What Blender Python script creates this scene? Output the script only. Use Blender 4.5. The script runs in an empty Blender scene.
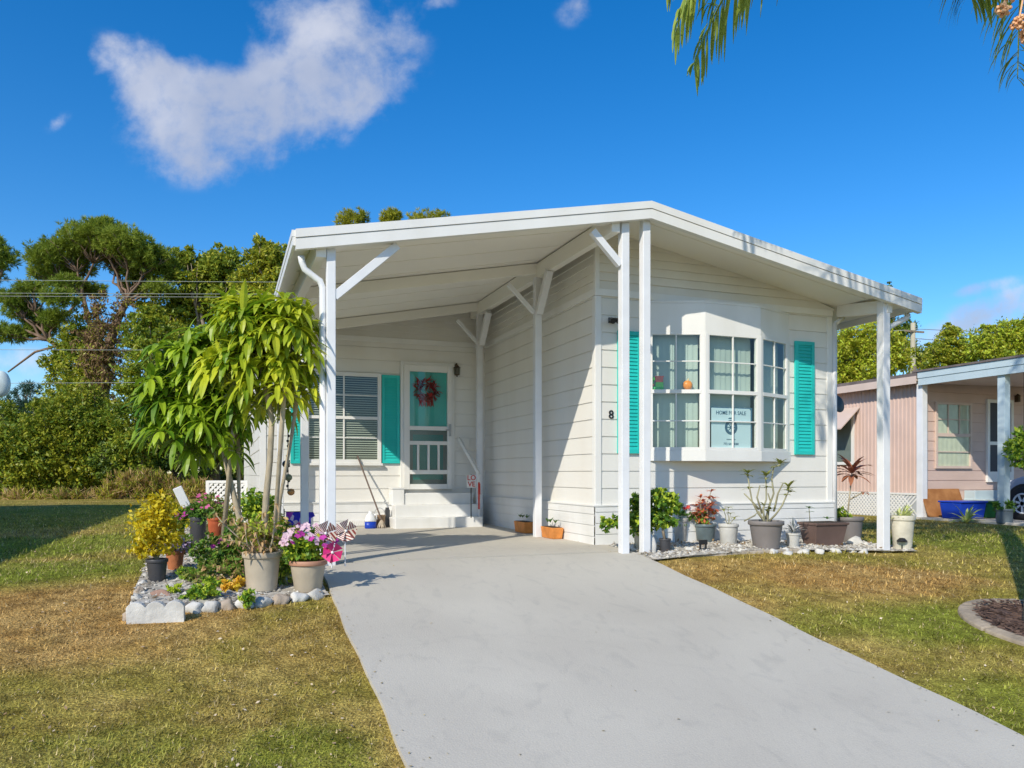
import bpy, math, random
import numpy as np
from mathutils import Vector, Matrix
random.seed(7); rng = np.random.default_rng(7)
SC = bpy.context.scene; COL = SC.collection
R = math.radians
YAW = R(20.44); S, C = math.sin(YAW), math.cos(YAW)
F, V0, HC = 770.0, 474.0, 0.79
SUN_AZ, SUN_EL = R(51), R(35)

# ---------------------------------------------------------------- survey helpers (site measured from the camera station)
def ray(u, v):
    t = (u-512)/F
    return Vector((S+t*C, C-t*S, (V0-v)/F))
CAM = Vector((0, 0, HC))
def atY(u, v, Y): d = ray(u, v); return CAM + d*(Y/d.y)
def atX(u, v, X): d = ray(u, v); return CAM + d*(X/d.x)
def atD(u, v, k): return CAM + ray(u, v)*k
def slab(y):
    a = 0.1436*(y-7.1)
    m = 0.5*(a-math.sqrt(a*a+0.0016))           # soft minimum of the ramp and level slab
    return max(m, -1.16)
def sstep(a, b, x):
    t = min(1, max(0, (x-a)/(b-a))); return t*t*(3-2*t)
def H(x, y):                                     # lawn
    base = slab(y)-0.03
    r = sstep(5.3, 7.6, x)*sstep(5.0, 7.0, y)*0.085
    l = sstep(0.6, -2.5, x)*sstep(6, 9, y)*0.03
    return base-r-l
def G(u, v, fn=None):
    d = ray(u, v); k = 1.5
    for i in range(4000):
        p = CAM+d*k
        if p.z <= (fn or H)(p.x, p.y): break
        k += 0.02 if k < 40 else 0.2
    p.z = (fn or H)(p.x, p.y)
    return p
def zc(p): return S*p.x + C*p.y
def px(p, n): return n*zc(p)/F                   # size of n pixels at p

# ---------------------------------------------------------------- materials
MATS = {}
def new_mat(name):
    m = bpy.data.materials.new(name); m.use_nodes = True
    nt = m.node_tree; nt.nodes.clear()
    return m, nt, nt.nodes.new, nt.links.new
def mat(name, col, rough=0.5, var=0.08, scale=6.0, bump=0.0, bscale=40.0, metal=0.0, spec=0.4, stretch=(1,1,1), col2=None, detail=4):
    if name in MATS: return MATS[name]
    m, nt, N, L = new_mat(name)
    out = N('ShaderNodeOutputMaterial'); b = N('ShaderNodeBsdfPrincipled')
    b.inputs['Roughness'].default_value = rough; b.inputs['Metallic'].default_value = metal
    b.inputs['Specular IOR Level'].default_value = spec
    L(b.outputs[0], out.inputs[0])
    tc = N('ShaderNodeTexCoord'); mp = N('ShaderNodeMapping'); mp.inputs['Scale'].default_value = stretch
    L(tc.outputs['Object'], mp.inputs[0])
    nz = N('ShaderNodeTexNoise'); nz.inputs['Scale'].default_value = scale; nz.inputs['Detail'].default_value = detail
    L(mp.outputs[0], nz.inputs['Vector'])
    rp = N('ShaderNodeValToRGB'); e = rp.color_ramp.elements
    c2 = col2 or tuple(min(1, c*(1+var)) for c in col)
    c1 = col if col2 else tuple(c*(1-var) for c in col)
    e[0].position, e[1].position = 0.35, 0.65
    e[0].color = (*c1, 1); e[1].color = (*c2, 1)
    L(nz.outputs['Fac'], rp.inputs[0]); L(rp.outputs[0], b.inputs['Base Color'])
    if bump:
        n2 = N('ShaderNodeTexNoise'); n2.inputs['Scale'].default_value = bscale; n2.inputs['Detail'].default_value = 5
        L(mp.outputs[0], n2.inputs['Vector'])
        bp = N('ShaderNodeBump'); bp.inputs['Strength'].default_value = bump; bp.inputs['Distance'].default_value = 0.02
        L(n2.outputs['Fac'], bp.inputs['Height']); L(bp.outputs[0], b.inputs['Normal'])
    MATS[name] = m; return m
LEAF_GAIN = 1.75
def leaf_mat(name, c1, c2, scale=3.0, trans=0.35, rough=0.45, isl=0.35, spec=0.35):
    if name in MATS: return MATS[name]
    if 'leaf' in name or 'needle' in name or 'straw' in name: c1, c2 = tuple(min(.8, c*LEAF_GAIN) for c in c1), tuple(min(.8, c*LEAF_GAIN) for c in c2)
    m, nt, N, L = new_mat(name)
    out = N('ShaderNodeOutputMaterial'); b = N('ShaderNodeBsdfPrincipled'); tr = N('ShaderNodeBsdfTranslucent'); mx = N('ShaderNodeMixShader')
    b.inputs['Roughness'].default_value = rough; b.inputs['Specular IOR Level'].default_value = spec
    tc = N('ShaderNodeTexCoord'); nz = N('ShaderNodeTexNoise'); nz.inputs['Scale'].default_value = scale; nz.inputs['Detail'].default_value = 3
    L(tc.outputs['Object'], nz.inputs['Vector'])
    ge = N('ShaderNodeNewGeometry')
    ma = N('ShaderNodeMath'); ma.operation = 'MULTIPLY_ADD'; ma.inputs[1].default_value = isl; 
    L(ge.outputs['Random Per Island'], ma.inputs[0])
    m2 = N('ShaderNodeMath'); m2.operation = 'MULTIPLY_ADD'; m2.inputs[1].default_value = 1.6; m2.inputs[2].default_value = -0.3-isl/2
    L(nz.outputs['Fac'], m2.inputs[0]); L(m2.outputs[0], ma.inputs[2])
    rp = N('ShaderNodeMix'); rp.data_type = 'RGBA'; rp.clamp_factor = True
    rp.inputs[6].default_value = (*c1, 1); rp.inputs[7].default_value = (*c2, 1)
    L(ma.outputs[0], rp.inputs[0]); L(rp.outputs[2], b.inputs['Base Color']); L(rp.outputs[2], tr.inputs['Color'])
    mx.inputs[0].default_value = trans
    L(b.outputs[0], mx.inputs[1]); L(tr.outputs[0], mx.inputs[2]); L(mx.outputs[0], out.inputs[0])
    MATS[name] = m; return m
def glass_mat(name, tint, gloss=0.25, rough=0.02):
    m, nt, N, L = new_mat(name)
    out = N('ShaderNodeOutputMaterial'); t = N('ShaderNodeBsdfTransparent'); g = N('ShaderNodeBsdfGlossy'); mx = N('ShaderNodeMixShader')
    t.inputs[0].default_value = (*tint, 1); g.inputs['Roughness'].default_value = rough; g.inputs[0].default_value = (.9, .95, .95, 1)
    fr = N('ShaderNodeLayerWeight'); pw = N('ShaderNodeMath'); pw.operation = 'POWER'; pw.inputs[1].default_value = 4.0; L(fr.outputs['Facing'], pw.inputs[0])
    ad = N('ShaderNodeMath'); ad.operation = 'MULTIPLY_ADD'; ad.inputs[1].default_value = .8; ad.inputs[2].default_value = .04+gloss*.3
    L(pw.outputs[0], ad.inputs[0]); L(ad.outputs[0], mx.inputs[0]); L(t.outputs[0], mx.inputs[1]); L(g.outputs[0], mx.inputs[2]); L(mx.outputs[0], out.inputs[0])
    MATS[name] = m; return m

W_SIDING = mat('white_siding', (.74, .71, .645), .55, .035, 2.2, .06, 90, stretch=(1, 1, .22), col2=(.785, .765, .71), detail=7)
W_TRIM = mat('white_trim', (.75, .735, .69), .42, .03, 3.0, .05, 60, stretch=(1, 1, .4), col2=(.80, .79, .755), detail=7)
W_SKIRT = mat('white_skirting', (.70, .69, .65), .5, .05, 3.0, .08, 50, stretch=(1, 1, .4), col2=(.79, .785, .76), detail=8)
W_CEIL = mat('white_ceiling', (.87, .84, .76), .6, .03, .8)
W_POST = mat('white_post_paint', (.76, .765, .77), .4, .04, 5, .05, 50)
TEAL = mat('teal_paint', (.02, .50, .45), .45, .06, 3)
TEAL_D = mat('teal_door_paint', (.05, .42, .38), .5, .05, 3)
CONC = None
BLACK = mat('black_metal', (.02, .02, .02), .4)
DGREY = mat('dark_grey_plastic', (.06, .06, .065), .45, .1)
GREY_POT = mat('grey_pot_plastic', (.20, .18, .17), .5, .1, 4)
WHITE_POT = mat('pale_pot_plastic', (.55, .54, .50), .55, .08, 5, .1, 30)
CREAM_POT = mat('cream_weathered_pot', (.60, .56, .45), .7, .14, 6, .25, 25)
BEIGE_POT = mat('beige_ceramic_pot', (.47, .40, .30), .6, .1, 5, .15, 25)
BROWN_RIM = mat('terracotta_glaze', (.42, .22, .14), .6, .12, 8, .1, 30)
TERRA = mat('terracotta', (.48, .17, .07), .75, .15, 8, .2, 30)
ORANGE = mat('orange_clay', (.62, .23, .05), .7, .18, 9, .3, 35)
BROWN_POT = mat('brown_planter_plastic', (.14, .09, .075), .5, .1, 5)
BLUE_GREY = mat('bluegrey_glazed_pot', (.13, .17, .18), .35, .2, 7)
BLUE_PL = mat('blue_plastic', (.01, .05, .42), .35, .06)
GREEN_PL = mat('green_plastic', (.01, .09, .03), .4, .06)
SOIL = mat('potting_soil', (.05, .035, .022), .95, .3, 30, .5, 60)
BARK = mat('grey_bark', (.26, .21, .15), .9, .3, 12, .6, 25, stretch=(1, 1, .3))
BARK_P = mat('pale_bark', (.42, .35, .24), .85, .22, 14, .4, 25, stretch=(1, 1, .4))
BARK_R = mat('reddish_bark', (.19, .125, .085), .9, .3, 4, .6, 12, stretch=(1, 1, .3))
STEM_G = mat('green_stem', (.22, .25, .08), .6, .2, 10)
STEM_B = mat('grey_green_stem', (.30, .28, .17), .7, .2, 12)
RED = mat('red_fabric', (.40, .03, .03), .7, .15, 8)
RED_P = mat('red_paint', (.55, .04, .03), .5, .1, 8)
STONE = mat('white_stone', (.62, .60, .55), .8, .12, 8, .4, 20)
SHELL = mat('pale_gravel', (.34, .31, .26), .8, .4, 9, .5, 30, col2=(.55, .52, .46))
CONCRETE_E = mat('concrete_edging', (.52, .50, .45), .85, .12, 9, .4, 30)
BRONZE = mat('aged_bronze', (.09, .06, .035), .4, .2, 8, metal=.6)
COPPER = mat('copper_ball', (.55, .27, .10), .35, .2, 10, metal=.5)
MOSS = mat('green_ball_glaze', (.22, .25, .14), .4, .25, 9)
GREYM = mat('grey_galvanised', (.42, .43, .44), .4, .08, metal=.5)

# ---------------------------------------------------------------- mesh builder
class MB:
    def __init__(s): s.v = []; s.f = []; s.m = []; s.M = None; s.mi = 0
    def add(s, vs, fs):
        b = len(s.v)
        if s.M is not None: vs = [s.M @ Vector(p) for p in vs]
        s.v += [tuple(p) for p in vs]; s.f += [tuple(i+b for i in f) for f in fs]; s.m += [s.mi]*len(fs)
        return s
    def box(s, x0, x1, y0, y1, z0, z1):
        return s.add([(x0,y0,z0),(x1,y0,z0),(x1,y1,z0),(x0,y1,z0),(x0,y0,z1),(x1,y0,z1),(x1,y1,z1),(x0,y1,z1)],
              [(0,3,2,1),(4,5,6,7),(0,1,5,4),(1,2,6,5),(2,3,7,6),(3,0,4,7)])
    def bar(s, p, q, w, h, up=(0,0,1)):          # rectangular bar from p to q
        p, q = Vector(p), Vector(q); d = (q-p).normalized(); up = Vector(up)
        x = d.cross(up)
        if x.length < 1e-4: x = d.cross(Vector((1,0,0)))
        x.normalize(); y = x.cross(d).normalized()
        vs = []
        for e in (p, q):
            for a, b in ((-1,-1),(1,-1),(1,1),(-1,1)): vs.append(e+x*a*w/2+y*b*h/2)
        return s.add(vs, [(0,3,2,1),(4,5,6,7),(0,1,5,4),(1,2,6,5),(2,3,7,6),(3,0,4,7)])
    def tube(s, pts, rad, n=8, cap=True):
        pts = [Vector(p) for p in pts]; m = len(pts)
        if not hasattr(rad, '__len__'): rad = [rad]*m
        vs = []; fs = []; ref = None
        for i in range(m):
            d = (pts[min(i+1, m-1)]-pts[max(i-1, 0)]).normalized()
            if ref is None: ref = d.orthogonal().normalized()
            ref = (ref-d*ref.dot(d))
            if ref.length < 1e-5: ref = d.orthogonal()
            ref.normalize(); y = d.cross(ref)
            for k in range(n):
                a = 2*math.pi*k/n; vs.append(pts[i]+(ref*math.cos(a)+y*math.sin(a))*rad[i])
        for i in range(m-1):
            for k in range(n): fs.append((i*n+k, i*n+(k+1)%n, (i+1)*n+(k+1)%n, (i+1)*n+k))
        if cap: fs.append(tuple(range(n-1, -1, -1))); fs.append(tuple((m-1)*n+k for k in range(n)))
        return s.add(vs, fs)
    def lathe(s, prof, c=(0,0,0), n=24, sx=1, sy=1):   # closed by the profile's own ends
        c = Vector(c); vs = []; fs = []; m = len(prof)
        for r, z in prof:
            for k in range(n):
                a = 2*math.pi*k/n; vs.append(c+Vector((r*math.cos(a)*sx, r*math.sin(a)*sy, z)))
        for i in range(m-1):
            for k in range(n): fs.append((i*n+k, i*n+(k+1)%n, (i+1)*n+(k+1)%n, (i+1)*n+k))
        if prof[0][0] > 1e-4: fs.append(tuple(range(n-1, -1, -1)))
        if prof[-1][0] > 1e-4: fs.append(tuple((m-1)*n+k for k in range(n)))
        return s.add(vs, fs)
    def ball(s, c, r, n=12, sx=1, sy=1, sz=1, jit=0):
        c = Vector(c); vs = []; fs = []; m = n//2
        for i in range(m+1):
            th = math.pi*i/m
            for k in range(n):
                a = 2*math.pi*k/n; j = 1+(random.uniform(-jit, jit) if jit else 0)
                if i in (0, m): j = 1
                vs.append(c+Vector((sx*math.sin(th)*math.cos(a), sy*math.sin(th)*math.sin(a), -sz*math.cos(th)))*r*j)
        for i in range(m):
            for k in range(n): fs.append((i*n+k, i*n+(k+1)%n, (i+1)*n+(k+1)%n, (i+1)*n+k))
        return s.add(vs, fs)
    def poly(s, pts, d):                          # planar polygon thickened along vector d
        n = len(pts); d = Vector(d); a = [Vector(p) for p in pts]
        return s.add(a+[p+d for p in a], [tuple(range(n)), tuple(range(2*n-1, n-1, -1))]+[(i, n+i, n+(i+1) % n, (i+1) % n) for i in range(n)])
    def quad(s, a, b, c, d): return s.add([a, b, c, d], [(0,1,2,3)])
    def leaf(s, base, d, L, W, droop=0.4, seg=4, fold=0.25, up=(0,0,1)):
        d = Vector(d).normalized(); up = Vector(up); base = Vector(base)
        side = d.cross(up)
        if side.length < .05: side = d.orthogonal()
        side.normalize(); vs = []; fs = []
        p = base.copy(); dd = d.copy()
        for i in range(seg+1):
            t = i/seg; w = W*0.5*math.sin(math.pi*min(1, (t*0.93+0.05)))**0.8
            nrm = side.cross(dd).normalized()
            vs += [p-side*w+nrm*w*fold, p.copy(), p+side*w+nrm*w*fold]
            p = p+dd*(L/seg)
            dd = (dd+Vector((0,0,-1))*droop/seg*1.6).normalized()
        for i in range(seg):
            a = i*3
            fs += [(a, a+1, a+4, a+3), (a+1, a+2, a+5, a+4)]
        return s.add(vs, fs)
    def build(s, name, mats, parent=None, smooth=False, bevel=0, local=False):
        me = bpy.data.meshes.new(name)
        v = s.v
        if parent is not None and not local:
            o = worldloc(parent); v = [(p[0]-o.x, p[1]-o.y, p[2]-o.z) for p in v]
        me.from_pydata(v, [], s.f)
        return finish(me, name, mats, parent, smooth, bevel, s.m)
def worldloc(o):
    p = Vector((0,0,0))
    while o is not None: p += o.location; o = o.parent
    return p
def finish(me, name, mats, parent=None, smooth=False, bevel=0, mi=None):
    for m in (mats if isinstance(mats, (list, tuple)) else [mats]): me.materials.append(m)
    if mi is not None and any(mi): me.polygons.foreach_set('material_index', np.array(mi, dtype=np.int32))
    me.validate()
    if smooth: me.polygons.foreach_set('use_smooth', np.ones(len(me.polygons), dtype=bool))
    me.update()
    o = bpy.data.objects.new(name, me); COL.objects.link(o)
    if parent is not None: o.parent = parent
    if bevel:
        b = o.modifiers.new('bevel', 'BEVEL'); b.width = bevel; b.segments = 2; b.limit_method = 'ANGLE'
    return o
def tag(o, label=None, cat=None, group=None, kind=None):
    if label: o['label'] = label
    if cat: o['category'] = cat
    if group: o['group'] = group
    if kind: o['kind'] = kind
    return o
def thing(name, loc, label, cat, group=None):
    o = bpy.data.objects.new(name, None); COL.objects.link(o); o.location = loc; o.empty_display_size = .1
    return tag(o, label, cat, group)
def recenter(o):                                  # put a single-mesh thing's origin at its base
    n = len(o.data.vertices); a = np.empty(n*3); o.data.vertices.foreach_get('co', a); a = a.reshape(-1, 3)
    c = (a.min(0)+a.max(0))/2; c[2] = a[:, 2].min(); a -= c
    o.data.vertices.foreach_set('co', a.ravel()); o.location = Vector(c); o.data.update(); return o

# ---------------------------------------------------------------- foliage as many small leaves
def quads(name, P, A, B, mats, parent, mi=None):   # rhombic leaves: centre P, long half axis A, short half axis B
    n = len(P); V = np.empty((n, 4, 3)); V[:, 0] = P-A; V[:, 1] = P+B-A*.1; V[:, 2] = P+A; V[:, 3] = P-B-A*.1
    if parent is not None: V -= np.array(worldloc(parent))
    me = bpy.data.meshes.new(name)
    me.vertices.add(n*4); me.vertices.foreach_set('co', V.ravel())
    me.loops.add(n*4); me.loops.foreach_set('vertex_index', np.arange(n*4, dtype=np.int32))
    me.polygons.add(n); me.polygons.foreach_set('loop_start', np.arange(0, n*4, 4, dtype=np.int32)); me.polygons.foreach_set('loop_total', np.full(n, 4, dtype=np.int32))
    return finish(me, name, mats, parent, mi=mi)
def unit(a): return a/np.maximum(np.linalg.norm(a, axis=1, keepdims=True), 1e-9)
def cloud(name, blobs, n, size, mats, parent, clump=.3, per=45, droop=.3, aspect=.45, ramp=.45, shell=.5):
    """blobs: (centre, rx, ry, rz). Leaves gather in clumps that gather in the blob, so the outline is ragged and gaps show through."""
    vol = np.array([max(b[1]*b[3], 1e-6) for b in blobs]); vol /= vol.sum()
    Ps, Os = [], []
    for b, w in zip(blobs, vol):
        c = np.array(b[0]); r = np.array(b[1:4]); k = max(4, int(n*w/per))
        q = unit(rng.normal(size=(k, 3)))*(rng.random((k, 1))**shell)*(1+rng.normal(size=(k, 1))*.07)
        ctr = c+q*r; cs = clump*r.mean()*(.55+.9*rng.random((k, 1)))
        cnt = rng.poisson(per, k)+4
        idx = np.repeat(np.arange(k), cnt)
        off = unit(rng.normal(size=(len(idx), 3)))*(rng.random((len(idx), 1))**.5)*cs[idx]
        off[:, 2] *= .75
        Ps.append(ctr[idx]+off); Os.append(unit(off+q[idx]*cs[idx]*.8))
    P = np.concatenate(Ps); O = np.concatenate(Os); m = len(P)
    A = unit(O*.8+rng.normal(size=(m, 3))*.8+np.array([0, 0, -droop])); 
    Bv = unit(np.cross(A, unit(rng.normal(size=(m, 3))*.7+O*.3+np.array([0, 0, .6]))))
    L = size*(.6+.8*rng.random((m, 1)))*.5
    mi = None
    if isinstance(mats, (list, tuple)) and len(mats) > 1: mi = rng.integers(0, len(mats), m)
    return quads(name, P, A*L, Bv*L*aspect, mats, parent, mi)
def tufts(name, blobs, n, size, mats, parent, per=26, shell=.5, aspect=.06):     # needle tufts: thin blades radiating from twig ends
    Ps, As = [], []
    vol = np.array([b[1]*b[3] for b in blobs]); vol /= vol.sum()
    for b, w in zip(blobs, vol):
        c = np.array(b[0]); r = np.array(b[1:4]); k = max(5, int(n*w/per))
        q = unit(rng.normal(size=(k, 3)))*(rng.random((k, 1))**shell)
        ctr = c+q*r*(1+rng.normal(size=(k, 1))*.08)
        d0 = unit(q+np.array([0, 0, .5])+rng.normal(size=(k, 3))*.4)
        idx = np.repeat(np.arange(k), per)
        a = unit(d0[idx]+rng.normal(size=(len(idx), 3))*.75)
        L = size*(.6+.7*rng.random((len(idx), 1)))*.5
        Ps.append(ctr[idx]+a*L); As.append(a*L)
    P = np.concatenate(Ps); A = np.concatenate(As)
    B = unit(np.cross(A, rng.normal(size=A.shape)))*np.linalg.norm(A, axis=1, keepdims=True)*aspect
    return quads(name, P, A, B, mats, parent)
def bent(p, q, n=5, wob=.08):
    p, q = Vector(p), Vector(q); L = (q-p).length; out = []
    for i in range(n+1):
        t = i/n; j = 0 if i in (0, n) else wob*L
        out.append(p.lerp(q, t)+Vector((random.uniform(-j, j), random.uniform(-j, j), random.uniform(-j, j)*.5)))
    return out
# ---------------------------------------------------------------- camera, light, sky
cam = bpy.data.cameras.new('camera'); co = bpy.data.objects.new('camera', cam); COL.objects.link(co)
co.location = CAM; co.rotation_euler = (R(90), 0, -YAW); cam.lens = 36*F/1024; cam.sensor_width = 36
cam.shift_y = (V0-384)/1024; cam.clip_end = 2000; cam.clip_start = .05; SC.camera = co
sl = bpy.data.lights.new('sun', 'SUN'); so = bpy.data.objects.new('sun', sl); COL.objects.link(so)
sl.energy = 3.4; sl.angle = R(.5); sl.color = (1, .93, .80)
sd = Vector((math.sin(SUN_AZ)*math.cos(SUN_EL), math.cos(SUN_AZ)*math.cos(SUN_EL), -math.sin(SUN_EL)))
so.rotation_euler = sd.to_track_quat('-Z', 'Y').to_euler(); so.location = (-20, -20, 25)

wd = bpy.data.worlds.new('World'); SC.world = wd; wd.use_nodes = True
nt = wd.node_tree; nt.nodes.clear(); N, L = nt.nodes.new, nt.links.new
def m_(op, a, b=None, c=None, clamp=False):
    n = N('ShaderNodeMath'); n.operation = op; n.use_clamp = clamp
    for i, x in enumerate((a, b, c)):
        if x is None: continue
        if isinstance(x, (int, float)): n.inputs[i].default_value = x
        else: L(x, n.inputs[i])
    return n.outputs[0]
def ss_(x, a, b):
    n = N('ShaderNodeMapRange'); n.interpolation_type = 'SMOOTHSTEP'; L(x, n.inputs[0])
    n.inputs[1].default_value = a; n.inputs[2].default_value = b; return n.outputs[0]
out = N('ShaderNodeOutputWorld'); bg = N('ShaderNodeBackground'); L(bg.outputs[0], out.inputs[0])
sky = N('ShaderNodeTexSky'); sky.sky_type = 'NISHITA'; sky.sun_disc = False
sky.sun_elevation = SUN_EL; sky.sun_rotation = SUN_AZ+math.pi; sky.air_density = 1.0; sky.dust_density = .3; sky.ozone_density = 4.0
hs = N('ShaderNodeHueSaturation'); hs.inputs['Saturation'].default_value = 1.36; hs.inputs['Value'].default_value = .95; hs.inputs['Hue'].default_value = .504
L(sky.outputs[0], hs.inputs['Color'])
tc = N('ShaderNodeTexCoord')
def dot_(v):
    n = N('ShaderNodeVectorMath'); n.operation = 'DOT_PRODUCT'; L(tc.outputs['Generated'], n.inputs[0]); n.inputs[1].default_value = v
    return n.outputs['Value']
# bearings on the sky: tangent-plane coordinates about the compass bearing of the main cloud bank
f_ = m_('MAXIMUM', dot_((S, C, 0)), .02); a_ = m_('DIVIDE', dot_((C, -S, 0)), f_); b_ = m_('DIVIDE', dot_((0, 0, 1)), f_)
front = ss_(dot_((S, C, 0)), .05, .2)
nz = N('ShaderNodeTexNoise'); nz.inputs['Scale'].default_value = 10; nz.inputs['Detail'].default_value = 12; nz.inputs['Roughness'].default_value = .60
nz.inputs['Distortion'].default_value = .12
cb = N('ShaderNodeCombineXYZ'); L(a_, cb.inputs[0]); L(b_, cb.inputs[1]); L(cb.outputs[0], nz.inputs['Vector'])
n2 = N('ShaderNodeTexNoise'); n2.inputs['Scale'].default_value = 3.2; n2.inputs['Detail'].default_value = 5; L(cb.outputs[0], n2.inputs['Vector'])
def lobe(u, v, ru, rv, w, tilt=0):
    da = m_('SUBTRACT', a_, (u-512)/F); db = m_('SUBTRACT', b_, (V0-v)/F)
    ct, st = math.cos(tilt), math.sin(tilt)
    x = m_('ADD', m_('MULTIPLY', da, ct*F/ru), m_('MULTIPLY', db, st*F/ru)); y = m_('SUBTRACT', m_('MULTIPLY', db, ct*F/rv), m_('MULTIPLY', da, st*F/rv))
    d = m_('SQRT', m_('ADD', m_('MULTIPLY', x, x), m_('MULTIPLY', y, y)))
    return m_('MULTIPLY', ss_(d, 1.0, 0.0), w)
acc = None
for l in [(250,108,185,92,1.0,.25),(205,140,85,62,.8),(345,62,125,95,.85,.5),(130,75,80,45,.62,-.4),(150,62,90,40,.5,-.3),(300,20,90,42,.5),(365,95,60,40,.42),(575,8,34,28,.42,.6),(58,122,26,13,.30,.6),(190,98,115,58,.42),(440,2,30,16,.4),
          (1000,308,105,28,.62,.3),(960,332,130,22,.52,.2),(985,286,60,10,.42,.25),(25,362,60,26,.5)]:
    q = lobe(*l); acc = q if acc is None else m_('MAXIMUM', acc, q) if False else m_('ADD', acc, q)
acc = m_('MINIMUM', m_('MULTIPLY', acc, .92), .86)
dens = m_('ADD', acc, m_('MULTIPLY_ADD', nz.outputs['Fac'], 2.6, -1.40))
dens = m_('MULTIPLY', m_('MULTIPLY', m_('MULTIPLY', ss_(dens, .0, .95), ss_(acc, .03, .28)), front), .86)
tone = N('ShaderNodeMix'); tone.data_type = 'RGBA'; tone.inputs[6].default_value = (2.5, 2.8, 3.6, 1); tone.inputs[7].default_value = (4.6, 4.65, 5.0, 1)
L(ss_(n2.outputs['Fac'], .38, .62), tone.inputs[0])
mx = N('ShaderNodeMix'); mx.data_type = 'RGBA'; L(dens, mx.inputs[0]); L(hs.outputs[0], mx.inputs[6]); L(tone.outputs[2], mx.inputs[7])
L(mx.outputs[2], bg.inputs[0]); bg.inputs[1].default_value = .15
vs = SC.view_settings; vs.view_transform = 'Standard'; vs.look = 'None'; vs.gamma = 1; vs.exposure = 0.34; vs.use_curve_mapping = False
SC.cycles.max_bounces = 8; SC.cycles.transparent_max_bounces = 12; SC.cycles.use_denoising = True
SC.cycles.sample_clamp_indirect = 6

# ---------------------------------------------------------------- lawn, street, driveway, beds
def patch_nodes(nt, N, L):
    """colour of the turf by place: worn brown patches, a green band, dry straw; measured positions on the ground"""
    tc = N('ShaderNodeNewGeometry'); pos = tc.outputs['Position']
    def noise(sc, det=4, dist=0):
        n = N('ShaderNodeTexNoise'); n.inputs['Scale'].default_value = sc; n.inputs['Detail'].default_value = det; n.inputs['Distortion'].default_value = dist; L(pos, n.inputs['Vector']); return n.outputs['Fac']
    def mth(op, a, b, c=None):
        n = N('ShaderNodeMath'); n.operation = op
        for i, x in enumerate((a, b, c)):
            if x is None: continue
            if isinstance(x, (int, float)): n.inputs[i].default_value = x
            else: L(x, n.inputs[i])
        return n.outputs[0]
    wob = noise(1.4, 5)
    def spot(x, y, rx, ry, w, rot=0):
        sp = N('ShaderNodeSeparateXYZ'); L(pos, sp.inputs[0])
        dx = mth('SUBTRACT', sp.outputs[0], x); dy = mth('SUBTRACT', sp.outputs[1], y); c, s = math.cos(rot), math.sin(rot)
        ax = mth('MULTIPLY', mth('ADD', mth('MULTIPLY', dx, c), mth('MULTIPLY', dy, s)), 1/rx); ay = mth('MULTIPLY', mth('SUBTRACT', mth('MULTIPLY', dy, c), mth('MULTIPLY', dx, s)), 1/ry)
        d = mth('SQRT', mth('ADD', mth('MULTIPLY', ax, ax), mth('MULTIPLY', ay, ay)), None)
        d = mth('ADD', d, mth('MULTIPLY_ADD', wob, 1.2, -.6))
        m = N('ShaderNodeMapRange'); m.interpolation_type = 'SMOOTHSTEP'; L(d, m.inputs[0]); m.inputs[1].default_value = 1.25; m.inputs[2].default_value = .55
        return mth('MULTIPLY', m.outputs[0], w)
    def gp(u, v): p = G(u, v); return p.x, p.y
    brown = None
    for u, v, rx, ry, w, r in [(35,618,1.6,1.0,.95,0),(120,632,1.0,.6,.7,0),(880,578,1.5,.75,.95,0),(735,570,1.1,.6,.7,0),(330,640,.7,.7,.45,0),(870,690,.8,.5,.5,0),(700,600,.7,.5,.5,0)]:
        q = spot(*gp(u, v), rx, ry, w, r); brown = q if brown is None else mth('MAXIMUM', brown, q)
    green = None
    for u, v, rx, ry, w in [(60,545,1.5,1.6,1.0),(15,572,1.3,.9,1.0),(940,625,1.0,.55,.85),(980,540,2.2,1.3,.8),(310,755,.35,.3,.7),(1000,720,.9,.7,.8),(100,515,4.0,5.0,.7),(60,760,.5,.3,.5),(860,625,.9,.4,.5)]:
        q = spot(*gp(u, v), rx, ry, w); green = q if green is None else mth('MAXIMUM', green, q)
    def mix(f, a, b):
        n = N('ShaderNodeMix'); n.data_type = 'RGBA'; n.clamp_factor = True
        if isinstance(f, (int, float)): n.inputs[0].default_value = f
        else: L(f, n.inputs[0])
        for i, x in ((6, a), (7, b)):
            if isinstance(x, tuple): n.inputs[i].default_value = (*x, 1)
            else: L(x, n.inputs[i])
        return n.outputs[2]
    def ramp(x, a, b):
        m = N('ShaderNodeMapRange'); m.interpolation_type = 'SMOOTHSTEP'; L(x, m.inputs[0]); m.inputs[1].default_value = a; m.inputs[2].default_value = b; return m.outputs[0]
    base = mix(ramp(noise(2.2, 6), .36, .64), (.38, .325, .07), (.56, .435, .135))
    base = mix(mth('MULTIPLY', ramp(noise(.55, 3), .45, .65), .55), base, (.27, .285, .035))
    base = mix(brown, base, mix(ramp(noise(3, 4), .35, .65), (.52, .32, .105), (.62, .42, .16)))
    base = mix(mth('MULTIPLY', green, .68), base, (.22, .32, .028))
    sh = N('ShaderNodeMix'); sh.data_type = 'RGBA'; sh.blend_type = 'MULTIPLY'; sh.inputs[0].default_value = 1; L(base, sh.inputs[6]); L(mix(ramp(noise(8.5, 6, .6), .30, .66), (.68, .66, .64), (1.20, 1.20, 1.18)), sh.inputs[7]); base = sh.outputs[2]
    return base, noise, ramp, mix, mth, tc
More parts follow.
